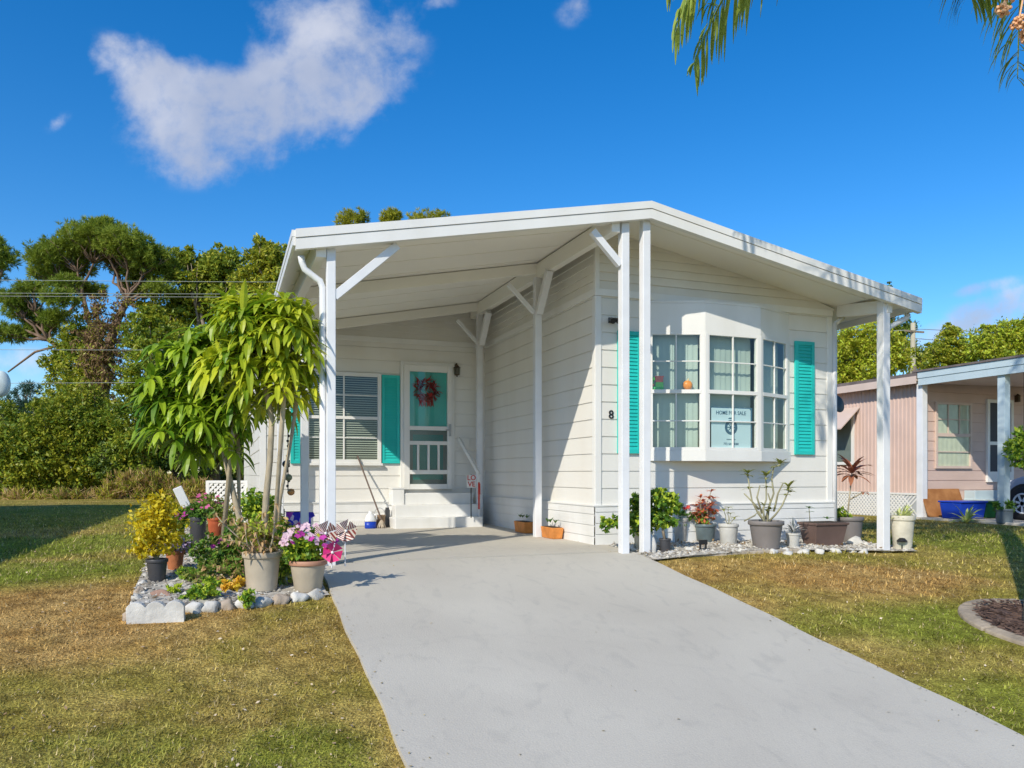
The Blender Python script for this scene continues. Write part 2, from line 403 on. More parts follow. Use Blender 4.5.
def lawn_material():
    m, nt, N, L = new_mat('lawn_soil_and_turf')
    out = N('ShaderNodeOutputMaterial'); b = N('ShaderNodeBsdfPrincipled'); b.inputs['Roughness'].default_value = .9; b.inputs['Specular IOR Level'].default_value = .1
    base, noise, ramp, mix, mth, g = patch_nodes(nt, N, L)
    fine = ramp(noise(70, 4), .32, .68)
    n = N('ShaderNodeMix'); n.data_type = 'RGBA'; n.blend_type = 'MULTIPLY'; n.inputs[0].default_value = .75; L(base, n.inputs[6])
    L(mix(fine, (.20, .155, .11), (1.0, .95, .85)), n.inputs[7]); L(n.outputs[2], b.inputs['Base Color'])
    bp = N('ShaderNodeBump'); bp.inputs['Strength'].default_value = .7; bp.inputs['Distance'].default_value = .03; L(noise(55, 5), bp.inputs['Height']); L(bp.outputs[0], b.inputs['Normal'])
    L(b.outputs[0], out.inputs[0]); return m
def blade_material():
    m, nt, N, L = new_mat('grass_blade')
    out = N('ShaderNodeOutputMaterial'); b = N('ShaderNodeBsdfPrincipled'); b.inputs['Roughness'].default_value = .6; b.inputs['Specular IOR Level'].default_value = .25
    base, noise, ramp, mix, mth, g = patch_nodes(nt, N, L)
    rnd = g.outputs['Random Per Island']
    c = mix(ramp(rnd, .80, .96), base, (.60, .47, .24)); 
    h = N('ShaderNodeHueSaturation'); L(c, h.inputs['Color']); L(mth('MULTIPLY_ADD', mth('FRACT', mth('MULTIPLY', rnd, 7.31), 0.0), 1.05, .5), h.inputs['Value']); 
    tr = N('ShaderNodeBsdfTranslucent'); L(h.outputs[0], tr.inputs[0]); L(h.outputs[0], b.inputs['Base Color'])
    mx = N('ShaderNodeMixShader'); mx.inputs[0].default_value = .3; L(b.outputs[0], mx.inputs[1]); L(tr.outputs[0], mx.inputs[2]); L(mx.outputs[0], out.inputs[0]); return m
LAWN = lawn_material(); BLADE = blade_material()

def axis(a, b, step, far, grow=1.35):
    xs = list(np.arange(a, b+1e-6, step)); d = step
    lo, hi = [], []
    x = a
    while x > far[0]: d *= grow; x -= d; lo.append(max(x, far[0]))
    x = b; d = step
    while x < far[1]: d *= grow; x += d; hi.append(min(x, far[1]))
    return lo[::-1]+xs+hi
def sheet(name, xs, ys, fn, m):
    V = [(x, y, fn(x, y)) for y in ys for x in xs]; n = len(xs)
    Fc = [(j*n+i, j*n+i+1, (j+1)*n+i+1, (j+1)*n+i) for j in range(len(ys)-1) for i in range(n-1)]
    me = bpy.data.meshes.new(name); me.from_pydata(V, [], Fc); return finish(me, name, m, smooth=True)
tag(sheet('lawn', axis(-8, 16, .25, (-600, 600)), axis(-3, 14, .125, (-300, 900)), H, LAWN), kind='structure')

def conc():
    m, nt, N, L = new_mat('painted_concrete')
    out = N('ShaderNodeOutputMaterial'); b = N('ShaderNodeBsdfPrincipled'); L(b.outputs[0], out.inputs[0]); b.inputs['Roughness'].default_value = .75; b.inputs['Specular IOR Level'].default_value = .25
    tc = N('ShaderNodeTexCoord'); o = tc.outputs['Object']
    def nz(sc, det, st=(1,1,1), dist=0):
        mp = N('ShaderNodeMapping'); mp.inputs['Scale'].default_value = st; L(o, mp.inputs[0])
        n = N('ShaderNodeTexNoise'); n.inputs['Scale'].default_value = sc; n.inputs['Detail'].default_value = det; n.inputs['Distortion'].default_value = dist; L(mp.outputs[0], n.inputs['Vector']); return n.outputs['Fac']
    def rp(x, a, b_, c1, c2):
        r = N('ShaderNodeValToRGB'); r.color_ramp.elements[0].position = a; r.color_ramp.elements[1].position = b_; r.color_ramp.elements[0].color = (*c1, 1); r.color_ramp.elements[1].color = (*c2, 1); L(x, r.inputs[0]); return r.outputs[0]
    def mul(a, c, f):
        n = N('ShaderNodeMix'); n.data_type = 'RGBA'; n.blend_type = 'MULTIPLY'; n.inputs[0].default_value = f; L(a, n.inputs[6]); L(c, n.inputs[7]); return n.outputs[2]
    c = rp(nz(.9, 8, (1, .8, 1), .4), .3, .7, (.505, .464, .388), (.59, .547, .457))
    c = mul(c, rp(nz(5, 8, (1.4, .7, 1), 1.2), .28, .46, (.82, .83, .85), (1, 1, 1)), .55)
    c = mul(c, rp(nz(140, 3), .3, .55, (.80, .80, .82), (1, 1, 1)), .5)
    vo = N('ShaderNodeTexVoronoi'); vo.feature = 'DISTANCE_TO_EDGE'; vo.inputs['Scale'].default_value = .33; vo.inputs['Randomness'].default_value = 1
    mp = N('ShaderNodeMapping'); L(o, mp.inputs[0]); 
    w = N('ShaderNodeTexNoise'); w.inputs['Scale'].default_value = 2.5; w.inputs['Detail'].default_value = 6; L(o, w.inputs['Vector'])
    ad = N('ShaderNodeVectorMath'); ad.operation = 'MULTIPLY_ADD'; L(w.outputs['Color'], ad.inputs[0]); ad.inputs[1].default_value = (.5, .5, .5); L(mp.outputs[0], ad.inputs[2]); L(ad.outputs[0], vo.inputs['Vector'])
    c = mul(c, rp(vo.outputs['Distance'], .0, .006, (.7, .7, .72), (1, 1, 1)), .12)
    L(c, b.inputs['Base Color'])
    bp = N('ShaderNodeBump'); bp.inputs['Strength'].default_value = .22; bp.inputs['Distance'].default_value = .01; L(nz(95, 5), bp.inputs['Height']); L(bp.outputs[0], b.inputs['Normal'])
    return m
CONC = conc()
DX0, DX1 = .778, 3.99
def strip(name, x0f, x1f, ys, th, m):               # a cast slab that follows the ramp
    V, Fc = [], []
    for y in ys:
        z = slab(y); V += [(x0f(y), y, z), (x1f(y), y, z), (x1f(y), y, z-th), (x0f(y), y, z-th)]
    for j in range(len(ys)-1):
        a = j*4
        for k in range(4): Fc.append((a+k, a+(k+1) % 4, a+4+(k+1) % 4, a+4+k))
    Fc += [(3, 2, 1, 0), tuple(len(V)-4+k for k in range(4))]
    me = bpy.data.meshes.new(name); me.from_pydata(V, [], Fc); return finish(me, name, m)
rr = random.Random(3)
jl = {}; 
def edge(x, amp):
    return lambda y: x + amp*math.sin(y*3.1+x)+amp*.7*math.sin(y*7.7+2*x)
tag(strip('driveway', edge(DX0, .006), edge(DX1, .009), list(np.arange(-2.0, 7.15, .1)), .14, CONC), kind='structure')
tag(strip('carport_slab', lambda y: .70, lambda y: 3.985, list(np.arange(7.156, 11.75, .25))+[11.73], .16, CONC), kind='structure')
tag(sheet('road', [-120, -30, -5, 0, 5, 30, 120], [-11, -6, -2.1], lambda x, y: -1.125, mat('asphalt', (.05, .05, .052), .9, .2, 30, .4, 90)), kind='structure')

# beds
def outline(pts): return [G(u, v) for u, v in pts]
def bed(name, P, m, lift):
    from mathutils.geometry import tessellate_polygon, delaunay_2d_cdt
    xs = [p.x for p in P]; ys = [p.y for p in P]
    g = []
    def inside(x, y):
        c = False; n = len(P)
        for i in range(n):
            a, b = P[i], P[i-1]
            if (a.y > y) != (b.y > y) and x < (b.x-a.x)*(y-a.y)/(b.y-a.y)+a.x: c = not c
        return c
    for x in np.arange(min(xs), max(xs), .12):
        for y in np.arange(min(ys), max(ys), .12):
            if inside(x, y): g.append((x+rr.uniform(-.03, .03), y+rr.uniform(-.03, .03)))
    co2 = [Vector((p.x, p.y)) for p in P]+[Vector(q) for q in g]
    v, e, f, *_ = delaunay_2d_cdt(co2, [], [list(range(len(P)))], 1, 1e-5)
    me = bpy.data.meshes.new(name); me.from_pydata([(p.x, p.y, H(p.x, p.y)+lift+rr.uniform(0, .012)) for p in v], [], [tuple(t) for t in f])
    o = finish(me, name, m, smooth=True); tag(o, kind='structure'); return o, inside, g
P1 = outline([(128,612),(190,611),(260,607),(330,598)])
P1 += [Vector((.745, y, 0)) for y in (6.2, 6.6, 7.0, 7.6, 8.4, 9.2)] 
q = G(205, 520); P1 += [Vector((.2, 10.2, 0)), Vector((q.x-.2, q.y+.6, 0))]+outline([(150,560),(138,585)])
bed1, in1, g1 = bed('garden_bed', P1, SHELL, .02)
P2 = [Vector((4.02, 6.72, 0)), Vector((4.6, 6.82, 0)), Vector((5.6, 6.93, 0)), Vector((6.6, 6.98, 0)), Vector((7.75, 6.92, 0)), Vector((7.8, 7.78, 0)), Vector((4.0, 7.78, 0))]
bed2, in2, g2 = bed('front_bed', P2, SHELL, .02)

def pebbles(name, inside, P, n, m, smin, smax):
    xs = [p.x for p in P]; ys = [p.y for p in P]
    O = np.array([(1,0,0),(0,1,0),(-1,0,0),(0,-1,0),(0,0,.7),(0,0,-.7)]); T = [(0,1,4),(1,2,4),(2,3,4),(3,0,4),(1,0,5),(2,1,5),(3,2,5),(0,3,5)]
    V, Fc = [], []
    while len(V) < n*6:
        x, y = random.uniform(min(xs), max(xs)), random.uniform(min(ys), max(ys))
        if not inside(x, y): continue
        s = random.uniform(smin, smax); a = random.uniform(0, 6.28); b = len(V)
        c_, s_ = math.cos(a), math.sin(a); z = H(x, y)+.03
        for o in O:
            j = s*random.uniform(.7, 1.3); X, Y = o[0]*j*1.3, o[1]*j
            V.append((x+c_*X-s_*Y, y+s_*X+c_*Y, z+o[2]*j))
        Fc += [tuple(i+b for i in t) for t in T]
    me = bpy.data.meshes.new(name); me.from_pydata(V, [], Fc); return tag(finish(me, name, m), kind='stuff')
PEB = leaf_mat('shell_pebbles', (.22, .19, .15), (.66, .63, .56), 6, 0, .8, .8, .2)
pebbles('gravel', in1, P1, 3600, PEB, .008, .024); pebbles('gravel', in2, P2, 1800, PEB, .008, .026)

# grass: one uncountable mass of short blades, denser close by
def grass():
    n = 430000
    th = rng.uniform(R(-40), R(36), n)+YAW; k = 1/rng.uniform(1/15, 1/2.6, n)
    k = np.where(rng.random(n) < .8, k, 1/rng.uniform(1/30, 1/12, n))
    X, Y = k*np.sin(th), k*np.cos(th)
    X += 0; eg = .022*(np.sin(Y*9)+np.sin(Y*23.7+1)); ok = ~((X > DX0+eg) & (X < DX1-eg) & (Y < 12)) & (np.hypot(X-6.2, Y-4.15) > .78)
    ok &= ~((X > 3.9) & (X < 7.6) & (Y > 7.0))
    ok &= ~((X > 12.9) & (Y > 9.2)); X, Y = X[ok], Y[ok]
    keep = np.array([not (in1(x, y) or in2(x, y)) for x, y in zip(X, Y)]); X, Y = X[keep], Y[keep]
    # tufty: push blades towards tussock centres
    Z = np.array([H(x, y) for x, y in zip(X, Y)]); n = len(X)
    d = np.hypot(X, Y)
    P = np.stack([X, Y, Z-.004], 1); a = rng.uniform(0, 6.283, n); lean = rng.uniform(.45, 1.5, n)
    tus = .6+.8*(.5+.5*np.sin(X*5.1+1.7*np.sin(Y*3.3))*np.sin(Y*4.7+1.3*np.sin(X*2.9)))
    L = rng.uniform(.014, .042, n)*tus*np.clip(d/6, .85, 1.6); w = rng.uniform(.0016, .0052, n)*np.clip(d/5, .9, 2.2)
    D = np.stack([np.sin(lean)*np.cos(a), np.sin(lean)*np.sin(a), np.cos(lean)], 1)
    b = a+rng.uniform(1.0, 2.1, n); Bv = np.stack([np.cos(b), np.sin(b), 0*b], 1)*w[:, None]
    V = np.empty((n, 3, 3)); V[:, 0] = P-Bv; V[:, 1] = P+Bv; V[:, 2] = P+D*L[:, None]
    me = bpy.data.meshes.new('grass'); me.vertices.add(n*3); me.vertices.foreach_set('co', V.ravel()); me.loops.add(n*3); me.loops.foreach_set('vertex_index', np.arange(n*3, dtype=np.int32))
    me.polygons.add(n); me.polygons.foreach_set('loop_start', np.arange(0, n*3, 3, dtype=np.int32)); me.polygons.foreach_set('loop_total', np.full(n, 3, dtype=np.int32))
    tag(finish(me, 'grass', BLADE), kind='stuff')
grass()
# fallen dry leaves and clippings in the turf
def litter():
    n = 1500; th = rng.uniform(R(-40), R(36), n)+YAW; k = 1/rng.uniform(1/12, 1/2.7, n); X, Y = k*np.sin(th), k*np.cos(th)
    ok = np.array([not (DX0-.02 < x < DX1+.02) and not in1(x, y) and not in2(x, y) and math.hypot(x-6.2, y-4.15) > .8 for x, y in zip(X, Y)]); X, Y = X[ok], Y[ok]; n = len(X)
    P = np.stack([X, Y, [H(x, y)+.014 for x, y in zip(X, Y)]], 1)
    A = unit(np.stack([rng.normal(size=n), rng.normal(size=n), rng.normal(size=n)*.3], 1))*rng.uniform(.005, .016, (n, 1)); B = unit(np.cross(A, rng.normal(size=(n, 3))*.3+[0, 0, 1]))*rng.uniform(.004, .010, (n, 1))
    tag(quads('dry_leaf_litter', P, A, B, leaf_mat('dry_leaf', (.20, .12, .06), (.48, .38, .28), 5, .1, .7, .9), None), kind='stuff')
litter()

def bed_litter(inside, P, n):
    xs = [p.x for p in P]; ys = [p.y for p in P]; Q = []
    while len(Q) < n:
        x, y = random.uniform(min(xs), max(xs)), random.uniform(min(ys), max(ys))
        if inside(x, y): Q.append((x, y, H(x, y)+.05+random.uniform(0, .012)))
    Pn = np.array(Q); A = unit(np.stack([rng.normal(size=n), rng.normal(size=n), rng.normal(size=n)*.3], 1))*rng.uniform(.012, .035, (n, 1)); B = unit(np.cross(A, rng.normal(size=(n, 3))*.3+[0, 0, 1]))*rng.uniform(.005, .014, (n, 1))
    tag(quads('fallen_leaves', Pn, A, B, leaf_mat('fallen_brown', (.14, .08, .035), (.40, .26, .12), 5, .1, .7, .9), None), kind='stuff')
bed_litter(in1, P1, 520); bed_litter(in2, P2, 300)

def drive_litter(n):                             # a few dry leaves and clippings blown onto the concrete, most along its edges
    X = np.where(rng.random(n) < .75, np.where(rng.random(n) < .5, DX0+rng.exponential(.07, n), DX1-rng.exponential(.07, n)), rng.uniform(DX0, DX1, n)); Y = rng.uniform(2.6, 11, n)
    X = np.clip(X, DX0, DX1-.02); P = np.stack([X, Y, [slab(y)+.006 for y in Y]], 1)
    A = unit(np.stack([rng.normal(size=n), rng.normal(size=n), rng.normal(size=n)*.12], 1))*rng.uniform(.005, .014, (n, 1)); B = unit(np.cross(A, rng.normal(size=(n, 3))*.15+[0, 0, 1]))*rng.uniform(.002, .006, (n, 1))
    tag(quads('grass_clippings', P, A, B, leaf_mat('clipping_leaf', (.12, .09, .04), (.32, .25, .12), 5, .1, .7, .9), None), kind='stuff')
drive_litter(420)
# ---------------------------------------------------------------- the white mobile home with its carport
YR, YW, YB, YE = 6.96, 7.80, 11.74, 22.0
XL, XRg, XE, XW, XWR, XBL = .585, 4.115, 7.81, 3.92, 7.24, .49
def top(x): return 2.91+(x-XL)*(.68/(XRg-XL)) if x <= XRg else 3.59-(x-XRg)*(.705/(XE-XRg))
def under(x): return top(x)-.05
home = thing('mobile_home', (4.1, 8, 0), 'white single storey mobile home with carport, teal shutters and bay window', 'house')
TP = 'white_siding'
def lap(mb, a, b, z0, z1, sp, proud=.012, gap=.013, first=None):
    """hardboard courses between plan points a, b (outward normal to the right of a->b)"""
    a, b = Vector((*a, 0)), Vector((*b, 0)); d = (b-a).normalized(); n = Vector((d.y, -d.x, 0))
    z = z0
    while z < z1-1e-4:
        zt = min(z+sp, z1)
        prof = [(0, z), (0, z+gap), (proud, z+gap+.002), (proud*.75, zt)]
        vs = []
        for o, h in prof+[(0, zt)]: vs += [a+n*o+Vector((0, 0, h)), b+n*o+Vector((0, 0, h))]
        mb.add(vs, [(2*i, 2*i+1, 2*i+3, 2*i+2) for i in range(4)])
        z = zt
    return mb
# walls
w = MB(); lap(w, (XW, YW), (4.60, YW), .42, 2.80, .196); lap(w, (6.575, YW), (XWR, YW), .42, 2.80, .196); lap(w, (4.6001, YW), (6.5749, YW), .42, .955, .196); w.build('front_wall', W_SIDING, home)
w = MB(); lap(w, (XW, YB), (XW, YW), .42, 2.80, .196); w.build('carport_side_wall', W_SIDING, home)
w = MB(); lap(w, (XBL, YB), (XW, YB), .36, 2.80, .196); w.build('porch_wall', W_SIDING, home)
w = MB(); lap(w, (XWR, YW), (XWR, YE), .42, 2.84, .196); lap(w, (XWR, YE), (XBL, YE), .42, 2.84, .196); lap(w, (XBL, YE), (XBL, YB), .36, 2.84, .196); w.build('rear_wall', W_SIDING, home)
# gables: narrow aluminium laps
def gable(mb, y, x0, x1, sgn, z0=2.88, sp=.098):
    z = z0
    while z < 3.6:
        def rng_(h):
            lo = XL+(h+.05-2.91)*(XRg-XL)/.68; hi = XRg+(3.59-(h+.05))*(XE-XRg)/.705
            return max(x0, lo), min(x1, hi)
        a0, a1 = rng_(z); b0, b1 = rng_(z+sp)
        if a1-a0 < .02: break
        if b1 <= b0: b0 = b1 = (a0+a1)/2
        p = .020
        mb.add([(a0, y-p*sgn, z), (a1, y-p*sgn, z), (b1, y, z+sp), (b0, y, z+sp), (a0, y, z), (a1, y, z)], [(0, 1, 2, 3), (4, 5, 1, 0)])
        z += sp
g = MB(); gable(g, YW, XW, XWR+.1, 1); g.build('front_gable', W_SIDING, home)
g = MB(); gable(g, YB, XBL, XW, 1); g.build('porch_gable', W_SIDING, home)
g = MB()
z = 2.88
while z < under(XW)-.03:
    zt = min(z+.098, under(XW)); g.add([(XW-.02, YB, z), (XW-.02, YW, z), (XW, YW, zt), (XW, YB, zt), (XW, YB, z), (XW, YW, z)], [(0, 1, 2, 3), (4, 5, 1, 0)]); z += .098
g.build('carport_side_gable', W_SIDING, home)
t = MB()
t.box(XW-.03, XWR+.02, YW-.035, YW+.02, 2.80, 2.88).box(XW-.032, XW+.0, YW, YB, 2.80, 2.88).box(XBL, XW-.034, YB-.035, YB, 2.80, 2.88)
t.box(XW-.022, XW+.055, YW-.022, YW+.0, .41, 2.798).box(XW-.0225, XW, YW+.001, YW+.06, .41, 2.798)
t.box(XWR-.06, XWR+.02, YW-.022, YW+.05, .30, 2.798).box(XBL-.02, XBL+.07, YB-.022, YB+.05, .30, 2.798)
t.box(XW-.024, XW+.03, YW-.024, YW+.03, 2.8802, 3.47)
t.build('corner_trim', W_TRIM, home, bevel=.003)
s = MB(); lap(s, (XW-.035, YW-.035), (XWR+.03, YW-.035), -.15, .425, .125, .010); lap(s, (XW-.035, YB), (XW-.035, YW-.035), -.05, .425, .125, .010)
lap(s, (XBL-.02, YB-.03), (XW-.035, YB-.03), -.05, .36, .125, .010); lap(s, (XWR+.03, YW-.035), (XWR+.03, YE), -.15, .425, .125, .010)
s.box(XW-.045, XWR+.04, YW-.052, YW, .425, .440).box(XW-.052, XW, YW-.05, YB, .4255, .4405).box(XBL, XW-.05, YB-.05, YB, .36, .374)
s.build('skirting', W_SKIRT, home)
# roof deck + fascia + gutters
r = MB()
for xa, xb in ((XL, XRg), (XRg, XE)):
    r.poly([(xa, YR, top(xa)), (xb, YR, top(xb)), (xb, YR, top(xb)-.05), (xa, YR, top(xa)-.05)], (0, YE+.3-YR, 0))
roof = r.build('roof', W_CEIL, home)
f = MB()
for xa, xb, sx in ((XL-.01, XRg, 1), (XRg, XE+.01, -1)):
    for d0, d1, ya, yb in ((.012, -.062, YR-.040, YR+.03), (-.0625, -.068, YR-.022, YR+.03), (-.0685, -.165, YR-.032, YR+.03)):
        f.poly([(xa, ya, top(xa)+d0), (xb, ya, top(xb)+d0), (xb, ya, top(xb)+d1), (xa, ya, top(xa)+d1)], (0, yb-ya, 0))
f.build('fascia', W_TRIM, roof)
for side in (0, 1):
    gt = MB(); x0, x1 = ((XL-.035, XL-.0105) if side == 0 else (XE+.0105, XE+.030)); zt = top(XL if side == 0 else XE)
    gt.box(x0, x1, YR-.02, YE, zt-.13, zt-.055).box(x0-.006, x1+.001, YR-.022, YE, zt-.053, zt+.004)
    gt.build('gutter', W_TRIM, roof)
# ceiling seams of the pan roof
cs = MB()
for k in range(0, 24):
    y = 7.6+k*.61
    if y > YB: break
    for xa, xb in ((XL+.1, XRg), ): cs.bar((xa, y, under(xa)-.003), (xb, y, under(xb)-.003), .014, .006)
for y in (7.3,):
    cs.bar((XRg, y, under(XRg)-.003), (XE-.1, y, under(XE-.1)-.003), .014, .006)
cs.build('ceiling_seams', W_CEIL, roof)
# beams and rafters
MB().bar((.80, YR+.035, 2.80), (.72, YB-.03, 2.80), .09, .17).build('carport_beam', W_CEIL, home, bevel=.003)
MB().bar((3.74, YR+.035, 3.35), (3.70, YB-.03, 3.35), .09, .18).build('carport_beam', W_CEIL, home, bevel=.003)
b = MB(); b.bar((7.40, YR+.035, 2.78), (7.36, YW-.03, 2.87), .08, .15); b.build('awning_beam', W_TRIM, home, bevel=.003)
for y in (9.02, 11.36): MB().bar((.80, y, under(.80)-.075), (3.70, y, under(3.70)-.075), .07, .13).build('rafter', W_CEIL, home, bevel=.003)
MB().bar((.80, YR+.075, under(.80)-.06), (3.78, YR+.075, under(3.78)-.06), .08, .10).build('rafter', W_CEIL, home, bevel=.003)
# posts, each with a base shoe; braces beside their post
def post(x, y, zt, wd=.088, zb=None, braces=()):
    zb = H(x, y)-.05 if zb is None else zb
    p = MB().box(x-wd/2, x+wd/2, y-wd/2, y+wd/2, zb, zt).build('post', W_POST, home, bevel=.006)
    for q0, q1, bw in braces:
        MB().bar(q0, q1, bw, bw*.9, (0, 1, 0)).build('brace', W_POST, p, bevel=.003)
    return p
YP = 7.05
post(.890, YP, top(.89)-.13, .080, braces=[(atY(334, 297, YP), atY(397, 246, YP), .075)])
post(.845, 9.01, 2.78, .085); post(.735, 11.38, 2.78, .085)
post(3.860, YP, top(3.860)-.15, .088, braces=[(atY(620, 265, YP), atY(592, 231, YP), .07)])
post(4.108, YP, top(4.108)-.15, .088)
post(3.70, 9.01, 3.27, .088, braces=[(atY(534, 313, 9.01), atY(508, 284, 9.01), .05), (atX(539, 313, 3.70), atX(549.5, 270, 3.70), .085)])
post(3.70, 11.38, 3.27, .085, braces=[(atY(478.5, 344, 11.38), atY(457, 320, 11.38), .05), (atX(481.5, 344, 3.70), atX(488.5, 312, 3.70), .085)])
post(7.36, 7.06, 2.84, .105)
# downspouts
d = MB(); yy = 7.08
P = [atY(301, 256, yy), atY(302, 262, yy), atY(304.5, 269, yy), atY(313, 276, yy), atY(320, 281, yy), atY(322.6, 288, yy)]
d.tube(P+[Vector((P[-1].x, yy, .02)), Vector((P[-1].x+.0, yy-.08, -.02))], .030, 10); d.build('downspout', W_POST, home, smooth=True)
d = MB(); x0 = 7.36
d.tube([(7.78, 7.09, 2.73), (7.75, 7.09, 2.68), (7.60, 7.10, 2.61), (7.46, 7.13, 2.53), (7.425, 7.135, 2.43), (7.425, 7.135, -.12)], .032, 10); d.build('downspout', W_POST, home, smooth=True)
d = MB(); d.tube([(XWR+.055, YW-.02, 2.72), (XWR+.055, YW-.02, .02)], .032, 8).tube([(XWR+.055, YW-.02, 2.70), (XWR+.2, YW-.02, 2.80)], .03, 8); d.build('downspout', W_POST, home, smooth=True)

# generic local frame: x to the right, y into the wall, z up
def frame(o, xdir, ydir=None):
    x = Vector(xdir).normalized(); z = Vector((0, 0, 1)); y = z.cross(x)
    return Matrix(((x.x, y.x, 0, o[0]), (x.y, y.y, 0, o[1]), (x.z, y.z, 1, o[2]), (0, 0, 0, 1)))
GLASS = glass_mat('window_glass', (.90, .96, .93), .05)
GLASS_D = glass_mat('dark_window_glass', (.78, .84, .80), .05)
SCREEN = glass_mat('door_screen', (.52, .58, .56), .15, .2)
BLIND = mat('blind_vinyl', (.44, .50, .45), .6, .06, 2)
BLIND_S = mat('blind_slats', (.50, .50, .46), .6, .06, 2)
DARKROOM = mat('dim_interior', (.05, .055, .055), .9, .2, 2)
def louver(name, M, w_, h_, parent, sp=.042):
    m = MB(); m.M = M; t_ = .03; st = .045
    m.box(0, st, -t_, 0, 0, h_).box(w_-st, w_, -t_, 0, 0, h_).box(st, w_-st, -t_, 0, 0, st).box(st, w_-st, -t_, 0, h_-st, h_)
    z = st
    while z < h_-st-.01:
        m.add([(st, -t_*.85, z), (w_-st, -t_*.85, z), (w_-st, -t_*.42, z+sp*1.06), (st, -t_*.42, z+sp*1.06), (st, -t_*.2, z), (w_-st, -t_*.2, z)], [(0, 1, 2, 3), (4, 5, 1, 0)])
        z += sp
    return m.build(name, TEAL, parent)
def rect(Y, u0, v0, u1, v1, Mproud=.013):        # local frame of a rectangle measured on wall plane Y
    a, b_ = atY(u0, v1, Y), atY(u1, v0, Y)
    c_ = atY(u0, v0, Y); return frame((a.x, Y-Mproud, (a.z+atY(u1, v1, Y).z)/2), (1, 0, 0)), b_.x-a.x, ((c_.z+b_.z)/2-(a.z+atY(u1, v1, Y).z)/2)
for u0, v0, u1, v1 in ((616.5, 331.7, 639.5, 453.5), (793.4, 342, 812.3, 454.6)):
    M, w_, h_ = rect(YW, u0, v0, u1, v1); louver('shutter', M, w_, h_, home)
for u0, v0, u1, v1 in ((290.4, 375, 301.5, 463.5), (381.2, 375.4, 399.3, 463.4)):
    M, w_, h_ = rect(YB, u0, v0, u1, v1); louver('shutter', M, w_, h_, home)
# porch window with horizontal blinds
M, w_, h_ = rect(YB, 305, 372.5, 380.6, 463.2)
m = MB(); m.M = M; fw = .055
m.box(0, w_, -.05, 0, 0, fw).box(0, w_, -.05, 0, h_-fw, h_).box(0, fw, -.0505, 0, fw, h_-fw).box(w_-fw, w_, -.0505, 0, fw, h_-fw).box(w_*.5-.012, w_*.5+.012, -.040, -.02, fw, h_-fw)
m.box(fw, w_-fw, -.046, -.018, h_*.5-.022, h_*.5+.022).box(-.02, w_+.02, -.07, 0, -.035, -.001)
for q in (.28, .75): m.box(fw, w_-fw, -.039, -.021, h_*q-.008, h_*q+.008)
win = m.build('window', W_TRIM, home, bevel=.003)
m = MB(); m.M = M; m.quad((fw, -.03, fw), (w_-fw, -.03, fw), (w_-fw, -.03, h_-fw), (fw, -.03, h_-fw)); m.build('pane', GLASS_D, win)
m = MB(); m.M = M; m.quad((fw, -.001, fw), (w_-fw, -.001, fw), (w_-fw, -.001, h_-fw), (fw, -.001, h_-fw)); m.build('dark_room_panel', DARKROOM, win)  # flat panel, its dark colour standing in for the unlit room
m = MB(); m.M = M; z = fw
while z < h_-fw-.02:
    m.add([(fw, -.020, z), (w_-fw, -.020, z), (w_-fw, -.008, z+.014), (fw, -.008, z+.014)], [(0, 1, 2, 3)]); z += .034
m.build('blind', BLIND_S, win)
# screen door
M, w_, h_ = rect(YB, 403, 366, 450.6, 489.2)
def dz(v): return (489.2-v)/(489.2-366)*h_
def dx(u): return (u-403)/(450.6-403)*w_
m = MB(); m.M = M; fw = dx(408.6)
m.box(0, fw, -.065, 0, 0, h_).box(w_-fw*.8, w_, -.065, 0, 0, h_).box(fw, w_-fw*.8, -.0652, 0, h_-dz(483), h_) if False else None
m.box(0, fw, -.065, 0, 0, h_); m.box(w_-fw*.8, w_, -.065, 0, 0, h_); A, B_ = fw, w_-fw*.8
for v1, v0 in ((372.5, 366), (430.5, 426.5), (445, 441.3), (474.2, 470), (489.2, 484)): m.box(A, B_, -.063, -.02, dz(v1), dz(v0))
for u in (417, 427.3, 437.4): m.box(dx(u)-.017, dx(u)+.017, -.060, -.022, dz(470), dz(445))
m.box(-.05, 0, -.04, 0, -.02, h_+.05).box(w_, w_+.05, -.04, 0, -.02, h_+.05).box(0, w_, -.0405, 0, h_, h_+.05)
door = m.build('screen_door', W_TRIM, home, bevel=.004)
m = MB(); m.M = M; m.box(A, B_, -.014, -.004, .02, h_-.02); 
for k in range(2): m.box(A+.06, B_-.06, -.018, -.014, .15+k*.95, .85+k*.75)
m.build('inner_door', TEAL_D, door)
m = MB(); m.M = M; m.quad((A, -.052, dz(426.5)), (B_, -.052, dz(426.5)), (B_, -.052, dz(372.5)), (A, -.052, dz(372.5))); m.build('pane', GLASS, door)
m = MB(); m.M = M; m.quad((A, -.035, dz(484)), (B_, -.035, dz(484)), (B_, -.035, dz(430.5)), (A, -.035, dz(430.5))); m.build('lower_screen', SCREEN, door)
m = MB(); m.M = M; m.box(A, B_, -.0165, -.0145, .03, dz(431)); m.build('kick_panel', mat('grey_kick_panel', (.30, .33, .31), .6, .1, 4), door)
m = MB(); m.M = M; m.box(w_-fw*.6, w_-fw*.2, -.085, -.065, dz(436), dz(424)).tube([(w_-fw*.4, -.085, dz(430)), (w_-fw*.4-.07, -.095, dz(430))], .009, 6); m.build('handle', GREYM, door)
